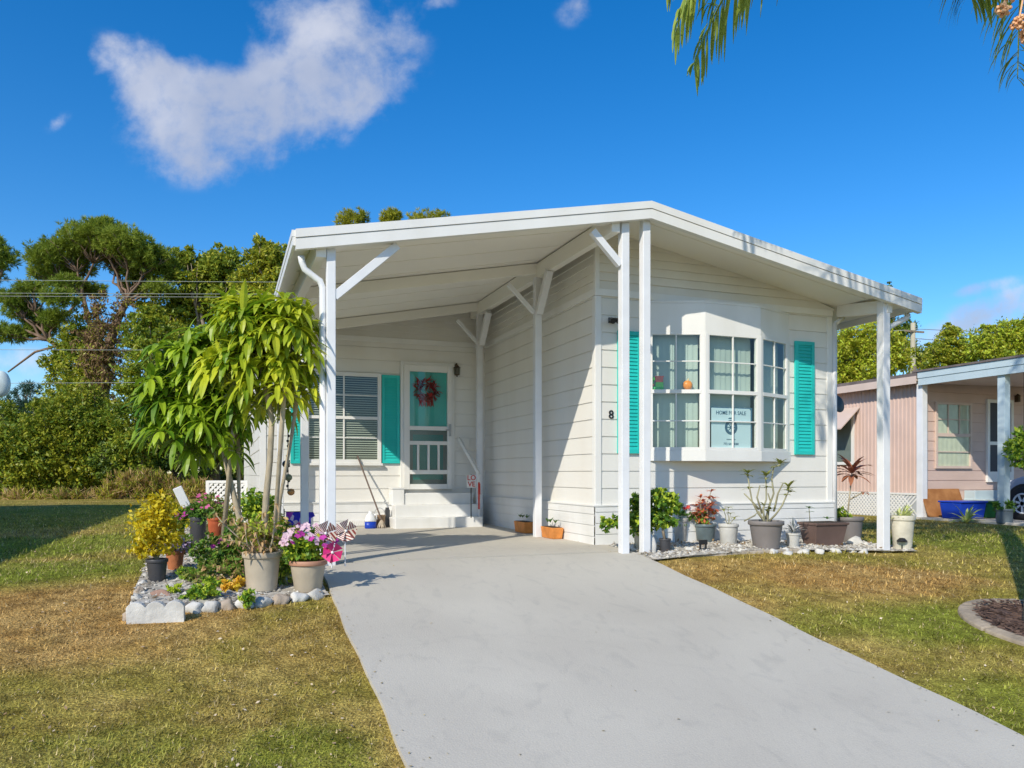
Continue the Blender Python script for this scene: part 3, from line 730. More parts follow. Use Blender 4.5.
# red wreath with ribbons on the inner door
cx, cz = dx(425.5), dz(391)
m = MB(); m.M = M
for k in range(46):
    a = k/46*2*math.pi; rr_ = .125+random.uniform(-.03, .03)
    p = Vector((cx+rr_*math.cos(a)*1.05, -.036, cz+rr_*math.sin(a)))
    for j in range(3): m.leaf(p, (random.uniform(-1, 1), random.uniform(-.15, .1), random.uniform(-1, 1)), random.uniform(.08, .13), .06, .2, 3)
for sx in (-.08, -.03, .03, .08): m.poly([(cx+sx-.02, -.030, cz-.05), (cx+sx+.02, -.030, cz-.05), (cx+sx*1.2+.025, -.030, cz-.26), (cx+sx*1.2, -.030, cz-.22), (cx+sx*1.2-.025, -.030, cz-.26)], (0, .003, 0))
wr = m.build('wreath', mat('dark_red_fabric', (.34, .025, .02), .8, .2, 8)); recenter(wr); tag(wr, 'dark red wreath with ribbon tails hanging on the teal front door', 'wreath')
# wall lamp beside the door
p = atY(457, 371, YB-.1); m = MB()
m.lathe([(.02, -.07), (.045, -.055), (.055, .045), (.03, .055)], p, 6)
m.tube([(p.x, YB-.013, p.z+.10), (p.x, YB-.08, p.z+.12), (p.x, p.y, p.z+.06)], .010, 8).box(p.x-.035, p.x+.035, YB-.03, YB-.013, p.z-.06, p.z+.11).lathe([(.062, .05), (.0, .105)], p, 6).ball((p.x, p.y, p.z-.08), .014, 8)
lp = m.build('wall_lantern', BRONZE, home)
m = MB(); m.lathe([(.049, -.05), (.058, .042)], p, 6); m.build('lamp_glass', GLASS, lp)
# meter box and rail by the door
a, b_ = atY(457.5, 448, YB), atY(468.5, 438, YB); MB().box(a.x, b_.x, YB-.04, YB-.012, a.z, b_.z).build('utility_box', W_SIDING, home, bevel=.004)
a, b_ = atY(392.5, 519.5, YB-.3), atY(404.2, 489, YB-.3)
MB().box(a.x, b_.x, YB-.3, YB-.031, 0, b_.z).box(a.x-.01, b_.x+.01, YB-.31, YB-.031, b_.z, b_.z+.02).build('meter_cabinet', W_SKIRT, home, bevel=.004)
# spotlight at the corner, house number, junction
p = atY(611, 320, YW-.04); m = MB(); m.box(p.x-.02, p.x+.05, YW-.03, YW-.012, p.z-.03, p.z+.03)
for sx in (-.035, .045): m.tube([(p.x+.01, YW-.03, p.z), (p.x+sx*.6, YW-.09, p.z-.005)], .01, 6).tube([(p.x+sx*.6, YW-.08, p.z), (p.x+sx, YW-.16, p.z-.035)], [.022, .034], 10)
m.build('flood_light', BLACK, home)
def text(body, size, M, m_, name, parent=None, ext=.002, align='CENTER', sx=1.0):
    c_ = bpy.data.curves.new(name, 'FONT'); c_.body = body; c_.size = size; c_.align_x = align; c_.align_y = 'CENTER'; c_.extrude = ext; c_.resolution_u = 3; c_.offset = size*.012
    o = bpy.data.objects.new(name, c_); COL.objects.link(o); bpy.context.view_layer.update()
    me = bpy.data.meshes.new_from_object(o.evaluated_get(bpy.context.evaluated_depsgraph_get())); bpy.data.objects.remove(o); bpy.data.curves.remove(c_)
    T = M @ Matrix(((sx, 0, 0, 0), (0, 0, -1, 0), (0, 1, 0, 0), (0, 0, 0, 1)))
    me.transform(T); 
    if parent is not None: me.transform(Matrix.Translation(-worldloc(parent)))
    me.name = name; return finish(me, name, m_, parent)
p = atY(610.5, 415, YW); text('8', .135, frame((p.x, YW-.016, p.z), (1, 0, 0)), BLACK, 'house_number', home, .004)

# bay window: three facets, glazed, blinds inside
XB0, XF0, XF1, XB1, YF = 4.567, 5.20, 5.977, 6.61, 7.56
ZB, ZS, ZG, ZM, ZT = .94, 1.065, 2.405, 1.745, 2.798
m = MB()
m.poly([(XB0, YW, ZB), (XF0, YF, ZB), (XF1, YF, ZB), (XB1, YW, ZB)], (0, 0, .03)); m.poly([(XB0, YW, ZT-.03), (XF0, YF, ZT-.03), (XF1, YF, ZT-.03), (XB1, YW, ZT-.03)], (0, 0, .03))
fac = [((XB0, YW), (XF0, YF)), ((XF0, YF), (XF1, YF)), ((XF1, YF), (XB1, YW))]
FM = []
for a, b_ in fac:
    a, b_ = Vector((*a, 0)), Vector((*b_, 0)); Lf = (b_-a).length; FM.append((frame((a.x, a.y, 0), b_-a), Lf))
for i, (M, Lf) in enumerate(FM):
    m.M = M; jl_, jr_ = (.055, .045) if i == 0 else ((.045, .045) if i == 1 else (.045, .075))
    m.box(0, Lf, 0, .03, ZG+.03, ZT-.031)                         # header panel
    m.box(-.002, Lf+.002, -.012, .03, ZB, ZS)                      # sill panel
    m.box(0, jl_, -.006, .05, ZS+.0005, ZG+.03).box(Lf-jr_, Lf, -.006, .05, ZS+.0005, ZG+.03)
m.M = None
bay = m.build('bay_window', W_TRIM, home, bevel=.004)
for i, (M, Lf) in enumerate(FM):
    jl_, jr_ = (.055, .045) if i == 0 else ((.045, .045) if i == 1 else (.045, .075)); a, b_ = jl_, Lf-jr_; c_ = (a+b_)/2
    m = MB(); m.M = M
    m.box(a, b_, -.004, .04, ZS+.001, ZS+.035).box(a, b_, -.004, .04, ZG-.004, ZG+.03).box(a, b_, -.008, .10, ZM-.022, ZM+.022)
    m.box(a, a+.018, -.003, .04, ZS+.035, ZM-.022).box(b_-.018, b_, -.003, .04, ZS+.035, ZM-.022).box(a, a+.014, -.003, .04, ZM+.022, ZG-.004).box(b_-.014, b_, -.003, .04, ZM+.022, ZG-.004)
    m.box(c_-.007, c_+.007, -.002, .02, ZS+.035, ZM-.022).box(c_-.007, c_+.007, -.002, .02, ZM+.022, ZG-.004)
    for q in ((ZS+ZM)/2, (ZM+ZG)/2+.02): m.box(a+.018, b_-.018, -.001, .018, q-.007, q+.007)
    sash = m.build('sash', W_TRIM, bay, bevel=.002)
    m = MB(); m.M = M; m.quad((a, .012, ZS+.03), (b_, .012, ZS+.03), (b_, .012, ZG), (a, .012, ZG)); m.build('pane', GLASS_D if i == 2 else GLASS, bay)  # darker tint on the right facet stands in for reflected trees
    m = MB(); m.M = M; n = 9; y0 = .115
    for k in range(n):
        xa, xb = a+.02+(b_-a-.04)*k/n, a+.02+(b_-a-.04)*(k+1)/n
        m.quad((xa, y0+.012, ZS+.01), (xb+.006, y0, ZS+.01), (xb+.006, y0, ZG+.02), (xa, y0+.012, ZG+.02))
    m.build('blind', BLIND, bay)
# toys on the left meeting rail
M, Lf = FM[0]
def bayx(u): 
    best = min(((abs((lambda q: 512+F*(C*q.x-S*q.y)/zc(q))(M @ Vector((t_*Lf/200, .06, ZM)))-u), t_) for t_ in range(201)))
    return best[1]*Lf/200
GREEN_T = mat('green_toy', (.03, .42, .06), .35, .1, 20); RED_T = mat('red_toy', (.75, .10, .04), .35, .1, 20); ORANGE_T = mat('orange_toy', (.9, .28, .02), .35, .12, 20)
x = bayx(652); zb = ZM+.022
m = MB(); m.M = M; m.box(x-.05, x+.13, .035, .085, zb, zb+.035)
for q in (x-.03, x+.03, x+.1): m.ball((q, .035, zb+.018), .018, 8)
toy = m.build('toy', GREEN_T); 
m = MB(); m.M = M; m.box(x+.045, x+.125, .036, .084, zb+.09, zb+.15).box(x+.035, x+.135, .034, .086, zb+.15, zb+.162).build('red_load', RED_T, toy, local=True)
m = MB(); m.M = M; m.box(x+.045, x+.128, .036, .084, zb+.0352, zb+.0895).ball((x, .06, zb+.125), .036, 10).ball((x, .06, zb+.07), .026, 8).build('green_figure', mat('lime_toy', (.16, .6, .05), .35, .1, 20), toy, local=True)
m = MB(); m.M = M; m.ball((x, .032, zb+.055), .017, 8).build('red_bow', RED_T, toy, local=True)
tag(toy, 'small green and red toy truck on the bay window ledge', 'toy')
x = bayx(687.5)
m = MB(); m.M = M; m.ball((x, .062, zb+.058), .058, 16, sx=1.0, sy=.7, sz=.95)
toy2 = m.build('pumpkin_ornament', ORANGE_T, smooth=True)
m = MB(); m.M = M; m.tube([(x, .062, zb+.100), (x+.012, .058, zb+.135)], [.014, .008], 6); m.build('stalk', mat('pale_stalk', (.7, .55, .3), .6), toy2, local=True)
tag(toy2, 'round orange pumpkin ornament on the bay window ledge', 'ornament')
# FOR SALE board in the centre lower sash
M, Lf = FM[1]
def cu(u): t_ = (u-512)/F; return (YF+.04)*((S+t_*C)/(C-t_*S))-XF0
def cv(v): return atY(733, v, YF+.04).z
SIGN_W = mat('pale_blue_board', (.58, .70, .74), .5, .03, 3); NAVY = mat('navy_print', (.035, .10, .17), .5, .1)
x0, x1, z0, z1 = cu(710.5), cu(751.8), cv(449.5), cv(407.5)
m = MB(); m.M = M; m.box(x0, x1, .030, .036, z0, z1); sg = m.build('sign', NAVY, bevel=.003); tag(sg, 'pale blue home for sale sign inside the centre bay window pane', 'sign')
m = MB(); m.M = M; rad = .03; pts = [(x0+.002, z0+.004), (x1-.028, z0+.004)]+[(x1-.028-rad+rad*math.cos(a), z1-.012-rad+rad*math.sin(a)) for a in (0, .4, .8, 1.2, 1.57)]+[(x0+.002, z1-.012)]
m.poly([(p[0], .0255, p[1]) for p in pts], (0, .004, 0)); m.build('board_face', SIGN_W, sg, local=True)
cx = (x0+x1-.03)/2
FR = lambda xx, zz: M @ Matrix.Translation((xx, .0245, zz))
text('HOME FOR SALE', .062, FR(cx, cv(413.3)), NAVY, 'lettering', sg, .0008, sx=.92)
text('LICENSED REALTY', .016, FR(cx, cv(439.7)), NAVY, 'lettering', sg, .0008); text('772 581-0080', .038, FR(cx, cv(444.2)), NAVY, 'lettering', sg, .0008)
m = MB(); m.M = M; cz = cv(427.5); ro = .088
ring = lambda r0, r1, yy_, n=40: m.add([(cx+r*math.cos(2*math.pi*k/n), yy_, cz+r*1.0*math.sin(2*math.pi*k/n)) for r in (r0, r1) for k in range(n)], [(k, (k+1) % n, n+(k+1) % n, n+k) for k in range(n)])
ring(.054, ro, .0240); ring(0.001, .020, .0240)
for k in range(8):
    a = k*math.pi/4; m.poly([(cx+r*math.cos(a+o), .0239, cz+r*math.sin(a+o)) for r, o in ((.018, -.3), (.056, -.09), (.056, .09), (.018, .3))], (0, .0008, 0))
m.poly([(cx-.045, .0240, cz+.098), (cx+.045, .0240, cz+.098), (cx+.02, .0240, cz+.115), (cx-.02, .0240, cz+.115)], (0, .001, 0))
m.build('emblem', NAVY, sg, local=True)

# steps at the door
a = atY(433, 528, 11.0); st = thing('porch_steps', (2.9, 11.3, 0), 'white concrete steps leading up to the teal screen door', 'steps')
xs0, xs1 = atY(395, 528, 10.98).x, atY(483, 528, 10.98).x
xs1 = min(xs1, 3.66)
for (ya, yb, zt, xa) in ((10.98, 11.22, .15, xs0), (11.22, 11.46, .33, xs0+.05), (11.46, YB-.045, .50, xs0+.05)):
    MB().box(xa, xs1, ya, YB-.045, zt-.20 if zt > .2 else -.03, zt).build('tread', W_SKIRT, st, bevel=.01)
# hand rail
rl = MB(); p0, p1 = atY(458.5, 438, YB-.03), atY(479, 474, 11.2)
rl.bar(p0, p1, .035, .05); rl.bar((p1.x, p1.y, p1.z), (p1.x, p1.y, .15), .035, .035).bar(p0, (p0.x, YB-.013, p0.z), .03, .03)
recenter(tag(rl.build('handrail', W_TRIM, bevel=.004), 'white sloping handrail beside the porch steps', 'handrail'))
# red LOVE board on a stake by the steps
p = atY(471.5, 481, 10.9); lv = thing('garden_sign', (p.x, 10.9, 0.15), 'small white garden stake sign with red letters beside the porch steps', 'garden sign')
LM = frame((p.x, 10.9, p.z), (1, 0, 0)); m = MB(); m.M = LM; m.box(-.07, .07, 0, .012, -.10, .09); m.build('board', W_TRIM, lv)
text('LO', .105, LM @ Matrix.Translation((0, -.003, .045)), RED_P, 'lettering', lv); text('VE', .105, LM @ Matrix.Translation((0, -.003, -.050)), RED_P, 'lettering', lv)
m = MB(); m.M = LM; m.box(.105, .13, .0, .01, -.42, -.02).box(.10, .135, -.01, .0, -.2, -.04); m.build('ribbon', RED_P, lv)
m = MB(); m.tube([(p.x, 10.92, p.z+.1), (p.x, 10.92, .14)], .008, 6); m.build('stake', BLACK, lv)
# ---------------------------------------------------------------- potted and bedded plants
L_LIME = leaf_mat('lime_leaf', (.22, .30, .02), (.38, .42, .04), 8)
L_GREEN = leaf_mat('mid_green_leaf', (.05, .13, .015), (.16, .26, .03), 8)
L_DEEP = leaf_mat('deep_green_leaf', (.025, .075, .012), (.08, .15, .025), 8)
L_YEL = leaf_mat('yellow_croton_leaf', (.36, .24, .008), (.58, .40, .015), 9, .35)
L_YELG = leaf_mat('yellow_green_leaf', (.22, .22, .015), (.42, .34, .02), 9, .35)
L_RED = leaf_mat('red_croton_leaf', (.28, .05, .03), (.48, .16, .06), 12, .25)
L_CORD = leaf_mat('cordyline_leaf', (.14, .03, .03), (.30, .13, .06), 9, .25)
L_OLIVE = leaf_mat('olive_leaf', (.12, .14, .03), (.24, .24, .06), 9)
L_SILV = leaf_mat('silver_leaf', (.62, .64, .62), (.82, .83, .80), 12, .15)
L_DARKS = leaf_mat('dark_stripe_leaf', (.02, .03, .03), (.06, .07, .06), 12, .1)
L_DRY = leaf_mat('dry_brown_leaf', (.22, .13, .06), (.40, .27, .13), 9, .2)
L_ORANGE = leaf_mat('orange_leaf', (.55, .22, .02), (.75, .38, .03), 9, .3)
L_PURP = leaf_mat('purple_grey_leaf', (.16, .12, .20), (.34, .27, .38), 9, .2)
F_PINK = leaf_mat('pink_petal', (.62, .06, .25), (.80, .22, .45), 9, .3)
F_PALE = leaf_mat('pale_pink_petal', (.72, .42, .55), (.85, .66, .72), 9, .3)
F_MAG = leaf_mat('magenta_petal', (.50, .03, .35), (.68, .10, .45), 9, .3)
def pot(name, label, u, vb, vt, wt, wb, mt, cat='potted plant', group=None, rim=True, fn=H, lift=.015, depth=0):
    g = G(u, vb); k = zc(g); g = CAM+(g-CAM)*((k+wb*k/F/2+depth)/k); g.z = fn(g.x, g.y)+lift
    s = zc(g)/F; rt, rb, h = wt*s/2, wb*s/2, (vb-vt)*s
    t = thing(name, g, label, cat, group)
    pr = [(rb*.9, 0), (rb, .01)]
    if rim: pr += [(rb+(rt*.93-rb)*.86, h*.84), (rt*.985, h*.86), (rt, h*.875), (rt, h*.985), (rt*.98, h), (rt*.86, h), (rt*.84, h*.9)]
    else: pr += [(rb+(rt-rb)*.5, h*.5), (rt*.97, h*.95), (rt, h*.97), (rt, h), (rt*.9, h), (rt*.88, h*.9)]
    MB().lathe(pr, (0, 0, 0), 32).build('pot', mt, t, smooth=False, local=True).data.polygons.foreach_set('use_smooth', [True]*0 or [True]*len(t.children[0].data.polygons))
    em = t.children[0].modifiers.new('edges', 'EDGE_SPLIT'); em.split_angle = R(40)
    MB().lathe([(0.0, h*.9), (rt*.86, h*.885)], (0, 0, 0), 20).build('soil', SOIL, t, local=True)
    return t, Vector((g.x, g.y, g.z+h*.9)), rt, s
def at(pt, s, du, dv, dd=0):                      # a point du, dv image pixels' worth of metres right of / above a point
    return pt+Vector((C*du*s+S*dd, -S*du*s+C*dd, dv*s))
def bush(parent, c, rx, ry, rz, n, size, mats, name='foliage', **kw):
    return cloud(name, [((c.x, c.y, c.z), rx, ry, rz)], n, size, mats, parent, **kw)
def stems(parent, paths, r0, r1, m, name='stem'):
    b = MB()
    for P in paths: b.tube(P, [r0+(r1-r0)*i/(len(P)-1) for i in range(len(P))], 7)
    return b.build(name, m, parent, smooth=True)
def whorl(mb, p, n, L_, W_, elev=.4, droop=.5, jit=.25, a0=0):
    for k in range(n):
        a = a0+2*math.pi*k/n+random.uniform(-jit, jit); e = elev+random.uniform(-.3, .3)
        mb.leaf(p, (math.cos(a)*math.cos(e), math.sin(a)*math.cos(e), math.sin(e)), L_*random.uniform(.75, 1.15), W_*random.uniform(.8, 1.15), droop, 4)
def flower(mb, p, r):
    n = 5; d = Vector((random.uniform(-.6, .6), -random.uniform(.3, 1), random.uniform(.2, 1))).normalized(); x = d.orthogonal().normalized(); y = d.cross(x)
    for k in range(n):
        a = 2*math.pi*k/n; q = x*math.cos(a)+y*math.sin(a); q2 = d.cross(q)
        mb.add([p, p+q*r*.55+q2*r*.42+d*r*.15, p+q*r+d*r*.1, p+q*r*.55-q2*r*.42+d*r*.15], [(0, 1, 2, 3)])
def blooms(parent, c, rx, ry, rz, n, r, m, name='blossoms'):
    b = MB()
    for _ in range(n):
        d = Vector(unit(rng.normal(size=(1, 3)))[0]); flower(b, Vector((c.x+d.x*rx, c.y+d.y*ry-.02, c.z+abs(d.z)*rz)), r*random.uniform(.7, 1.2))
    return b.build(name, m, parent)

# --- left bed
t, p, r, s = pot('potted_croton', 'bright yellow croton bush in a black nursery pot at the lawn edge', 157, 586, 563, 21, 15, DGREY)
c = at(p, s, 0, 33); stems(t, [[p, at(p, s, random.uniform(-14, 14), random.uniform(18, 48), random.uniform(-.1, .1))] for _ in range(7)], .008, .004, STEM_B)
cloud('foliage', [((c.x, c.y, c.z), 25*s, 24*s, 30*s), (tuple(at(p, s, 4, 52)), 15*s, 15*s, 18*s), (tuple(at(p, s, -12, 14)), 15*s, 15*s, 12*s)], 3000, .038, [L_YEL, L_YEL, L_YELG], t, clump=.3, per=12, aspect=.5)
t, p, r, s = pot('potted_plant', 'purple grey plant spilling over a small terracotta pot', 175, 573, 553, 19, 13, TERRA)
bush(t, at(p, s, 0, 5), 13*s, 12*s, 9*s, 420, .045, [L_PURP, L_PURP, L_OLIVE], per=10); blooms(t, at(p, s, -6, 4), 9*s, 8*s, 8*s, 14, .016, F_PALE)
t, p, r, s = pot('potted_plant', 'dark nursery pot with trailing green plant behind the terracotta pot', 198, 547, 519, 17, 14, DGREY)
bush(t, at(p, s, 0, 8), 13*s, 12*s, 10*s, 420, .05, [L_GREEN, L_DEEP], per=10); blooms(t, at(p, s, 4, 10), 10*s, 9*s, 9*s, 8, .022, F_PINK)
t, p, r, s = pot('potted_plant', 'orange red pot with pink flowers in the middle of the left bed', 216, 541, 519, 17, 13, mat('orange_red_glaze', (.50, .12, .05), .45, .15, 8))
bush(t, at(p, s, -2, 12), 17*s, 15*s, 14*s, 600, .05, [L_GREEN, L_OLIVE], per=10); blooms(t, at(p, s, -6, 10), 14*s, 12*s, 13*s, 16, .028, F_PINK)
t, p, r, s = pot('potted_plant', 'large beige ceramic pot with dry stalks and drooping brown leaves', 262, 597, 558, 38, 29, BEIGE_POT)
paths = []
for _ in range(16):
    e = at(p, s, random.uniform(-42, 22), random.uniform(4, 52), random.uniform(-.25, .1)); paths.append(bent(at(p, s, random.uniform(-9, 9), 0, random.uniform(-.06, .06)), e, 4, .07))
stems(t, paths, .008, .003, BARK_P)
b = MB()
for P in paths: whorl(b, P[-1], 4, .09, .018, .2, 1.4); whorl(b, P[-2], 3, .07, .016, .2, 1.4)
b.build('foliage', L_DRY, t); bush(t, at(p, s, -3, 18), 24*s, 18*s, 17*s, 420, .06, [L_DRY, L_OLIVE, L_LIME], name='lower_foliage', per=8)
t, p, r, s = pot('potted_plant', 'beige pot with brown rim and pink flowers beside the driveway', 308, 597, 566, 38, 26, BEIGE_POT)
t.children[0].data.materials.append(BROWN_RIM)
for po in t.children[0].data.polygons:
    if po.center.z > (597-566)*s*.845: po.material_index = 1
bush(t, at(p, s, -2, 16), 24*s, 20*s, 17*s, 900, .055, [L_GREEN, L_GREEN, L_LIME], per=10)
blooms(t, at(p, s, -2, 18), 25*s, 20*s, 20*s, 46, .028, F_PALE); blooms(t, at(p, s, 4, 16), 24*s, 20*s, 18*s, 16, .03, F_MAG)
pf = p.copy(); sf = s
# pinwheels stuck in that pot
STRIPE = None
def stripe_mat():
    m, nt, N, L = new_mat('red_white_stripe'); out = N('ShaderNodeOutputMaterial'); b = N('ShaderNodeBsdfPrincipled'); L(b.outputs[0], out.inputs[0]); b.inputs['Roughness'].default_value = .4
    tc = N('ShaderNodeTexCoord'); wv = N('ShaderNodeTexWave'); wv.inputs['Scale'].default_value = 26; wv.bands_direction = 'DIAGONAL'; L(tc.outputs['Object'], wv.inputs[0])
    rp = N('ShaderNodeValToRGB'); rp.color_ramp.interpolation = 'CONSTANT'; rp.color_ramp.elements[0].color = (.78, .70, .60, 1); rp.color_ramp.elements[1].color = (.30, .06, .05, 1); rp.color_ramp.elements[1].position = .5
    L(wv.outputs['Fac'], rp.inputs[0]); L(rp.outputs[0], b.inputs['Base Color']); return m
STRIPE = stripe_mat()
def pinwheel(du, dv, dd, r, m, label):
    c = at(pf, sf, du, dv, dd); t = thing('pinwheel', (c.x, c.y, pf.z), label, 'pinwheel')
    MB().tube([(c.x, c.y+.02, pf.z-.03), (c.x, c.y+.02, c.z)], .005, 6).build('stick', W_POST, t)
    b = MB()
    for k in range(6):
        a = k*math.pi/3+.3; a2 = a+.95; x, z = (lambda q, rad: (math.cos(q)*rad, math.sin(q)*rad)), None
        P0, P1, P2 = Vector((c.x, c.y-.012, c.z)), Vector((c.x+math.cos(a)*r, c.y-.004, c.z+math.sin(a)*r)), Vector((c.x+math.cos(a2)*r*.9, c.y-.05, c.z+math.sin(a2)*r*.9))
        b.poly([P0, P1, P2], (0, .002, 0))
    b.build('vane', m, t); MB().ball((c.x, c.y-.02, c.z), .012, 8).build('hub', W_TRIM, t)
pinwheel(18, 30, -.02, 13*sf, STRIPE, 'striped red and white pinwheel nearer the post in the brown rimmed flower pot')
pinwheel(37, 32, .02, 12*sf, STRIPE, 'striped red and white pinwheel leaning out over the driveway')
pinwheel(27, 12, -.1, 11*sf, mat('pink_foil', (.72, .04, .20), .35, .2, 9), 'bright pink pinwheel in front of the striped pinwheels')
# plants growing straight in the left bed
def bedplant(name, label, u, vb, blobs, n, size, mats, st=5, group=None, **kw):
    g = G(u, vb); g.z += .01; s = zc(g)/F; t = thing(name, g, label, 'plant', group)
    stems(t, [[g+Vector((random.uniform(-.03, .03), random.uniform(-.03, .03), 0)), at(g, s, b[0]+random.uniform(-.3, .3)*b[2], b[1], 0)] for b in blobs for _ in range(st)], .006, .003, STEM_G)
    cloud('foliage', [(tuple(at(g, s, b[0], b[1])), b[2]*s, b[2]*s*.9, b[3]*s) for b in blobs], n, size, mats, t, **kw); return t, g, s
bedplant('shrub', 'bright green feathery shrub at the foot of the umbrella trees', 258, 545, [(0, 38, 17, 18), (8, 22, 14, 14)], 1300, .07, [L_GREEN, L_LIME, L_GREEN], per=12)
bedplant('shrub', 'yellow green leafy shrub just behind the big beige pot', 264, 566, [(0, 36, 18, 16), (-12, 26, 13, 12), (16, 28, 12, 12)], 900, .075, [L_LIME, L_YELG, L_GREEN], per=10)
bedplant('weed', 'sprawling green plant in the gravel between the magenta bloom and the croton', 196, 585, [(0, 10, 15, 9), (8, 18, 9, 9)], 420, .045, [L_GREEN, L_OLIVE], per=9)
bedplant('weed', 'dry brown and green clump behind the orange leaf tuft', 240, 583, [(0, 12, 14, 11), (-8, 20, 9, 9)], 420, .05, [L_DRY, L_OLIVE, L_GREEN], per=9)
bedplant('weed', 'tall mixed green plant beside the orange red pot', 236, 552, [(0, 20, 12, 14), (-8, 32, 8, 9)], 420, .05, [L_GREEN, L_LIME, L_OLIVE], per=9)
bedplant('weed', 'green plant leaning over the back of the brown rimmed pot', 294, 578, [(0, 22, 12, 12), (-10, 14, 10, 10)], 420, .05, [L_GREEN, L_OLIVE], per=9)
t, g, s = bedplant('flowering_plant', 'leggy green plant with one magenta bloom in the left bed', 226, 578, [(0, 24, 20, 17), (10, 38, 13, 14), (-8, 14, 14, 9)], 900, .055, [L_GREEN, L_OLIVE, L_DEEP], per=9); blooms(t, at(g, s, -6, 30), 8*s, 5*s, 6*s, 5, .035, F_MAG)
bedplant('ground_plant', 'low lime green plant in the gravel near the front edging', 200, 602, [(0, 8, 16, 9), (-12, 5, 8, 6), (12, 14, 10, 9)], 650, .045, [L_LIME, L_GREEN], per=9)
bedplant('weed', 'leafy green and brown clump in front of the black pot row', 212, 590, [(0, 12, 14, 11), (12, 6, 12, 8)], 500, .045, [L_GREEN, L_OLIVE, L_DRY], per=9)
bedplant('weed', 'low green plant beside the purple grey potted plant', 186, 583, [(0, 8, 10, 8)], 260, .04, [L_GREEN, L_LIME], per=9)
for lab, u, v, bs, n, ms in [
    ('knee high tangled green plant between the yellow croton and the orange red pot', 203, 566, [(0, 14, 12, 11), (6, 24, 8, 8)], 420, [L_GREEN, L_DEEP, L_OLIVE]),
    ('yellow green clump leaning on the left side of the big beige pot', 240, 572, [(0, 18, 13, 13), (-6, 28, 9, 9)], 460, [L_LIME, L_YELG, L_OLIVE]),
    ('green and pink tinged clump between the two beige pots', 284, 588, [(0, 14, 10, 12)], 320, [L_GREEN, L_LIME, L_OLIVE]),
    ('low olive clump behind the dark nursery pot in the left bed', 188, 556, [(0, 12, 12, 10)], 300, [L_OLIVE, L_GREEN]),
    ('leafy green clump behind the big beige pot under the umbrella trees', 252, 566, [(0, 26, 14, 14), (8, 16, 12, 12)], 480, [L_GREEN, L_LIME])]:
    bedplant('weed', lab, u, v, bs, n, .048, ms, per=9)
bedplant('ground_plant', 'small tuft of orange leaves beside the big beige pot', 234, 593, [(0, 6, 13, 7)], 260, .05, [L_ORANGE], per=8)
bedplant('ground_plant', 'small light green sprout against the front edging stones', 247, 610, [(0, 10, 7, 9)], 200, .045, [L_LIME, L_GREEN], per=8)
bedplant('ground_plant', 'tiny lime sprout behind the white scalloped edging block', 173, 597, [(0, 6, 8, 5)], 150, .04, [L_LIME], per=8)
t, g, s = bedplant('flowering_plant', 'tall loose green plant with pink flowers near the white lattice', 207, 535, [(0, 26, 18, 14), (16, 20, 16, 14), (-14, 20, 10, 12)], 900, .055, [L_GREEN, L_OLIVE], per=9); blooms(t, at(g, s, 0, 22), 22*s, 8*s, 18*s, 22, .032, F_PINK)
t, g, s = bedplant('flowering_plant', 'green plant with purple blooms behind the yellow croton', 183, 545, [(0, 24, 10, 12)], 350, .055, [L_GREEN, L_DEEP], per=9); blooms(t, at(g, s, 2, 26), 9*s, 5*s, 9*s, 12, .034, F_MAG)
bedplant('shrub', 'mixed green shrub beside the carport post with the garden flag', 286, 560, [(0, 22, 15, 15), (-8, 34, 10, 10)], 800, .06, [L_GREEN, L_OLIVE, L_DRY], per=9)
bedplant('shrub', 'olive leafed shrub between the thin tree trunks', 240, 560, [(0, 24, 15, 16), (6, 12, 14, 10)], 700, .065, [L_OLIVE, L_GREEN, L_DRY], per=9)
# tilted white solar lamp on a stick
g = G(205, 545); k = zc(g); q0, q1 = atD(176.5, 489, k), atD(185.5, 500, k); t = thing('solar_lamp', (g.x, g.y, g.z), 'tilted white flat solar lamp on a thin stick in the left bed', 'solar lamp')
MB().tube([atD(199, 527, k), atD(184, 498, k)], .008, 6).build('stick', GREYM, t); M = frame(atD(182, 497.5, k)+Vector((0, -.01, 0)), (1, 0, 0)) @ Matrix.Rotation(R(-24), 4, 'Y')
b = MB(); b.M = M; b.box(-.052, .052, -.012, .012, -.12, .13); b.build('panel', W_POST, t, bevel=.008)
# wind chime on the left carport post row
c0 = atY(288, 440, 9.0); t = thing('wind_chime', (c0.x, 9.0, 1.0), 'hanging chain of dark, green and copper balls beside the carport post', 'wind chime')
b = MB(); xch = c0.x
top_z = 2.62; b.tube([(xch, 9.0, top_z), (xch, 9.0, atY(288, 492, 9.0).z)], .006, 6)
for v in range(436, 490, 5): b.ball((xch+random.uniform(-.01, .01), 9.0, atY(288, v, 9.0).z), .017, 6)
b.bar((xch, 9.0, top_z), (.81, 9.0, top_z), .012, .012)
b.build('chain', BLACK, t)
for u, v, r_, m_n in ((286, 464, .043, BLACK), (288.5, 477.5, .042, MOSS), (291, 492, .042, COPPER)):
    q = atY(u, v, 8.99); MB().ball((q.x, 8.99, q.z), r_, 14, sz=.95).build('ball', m_n, t, smooth=True)
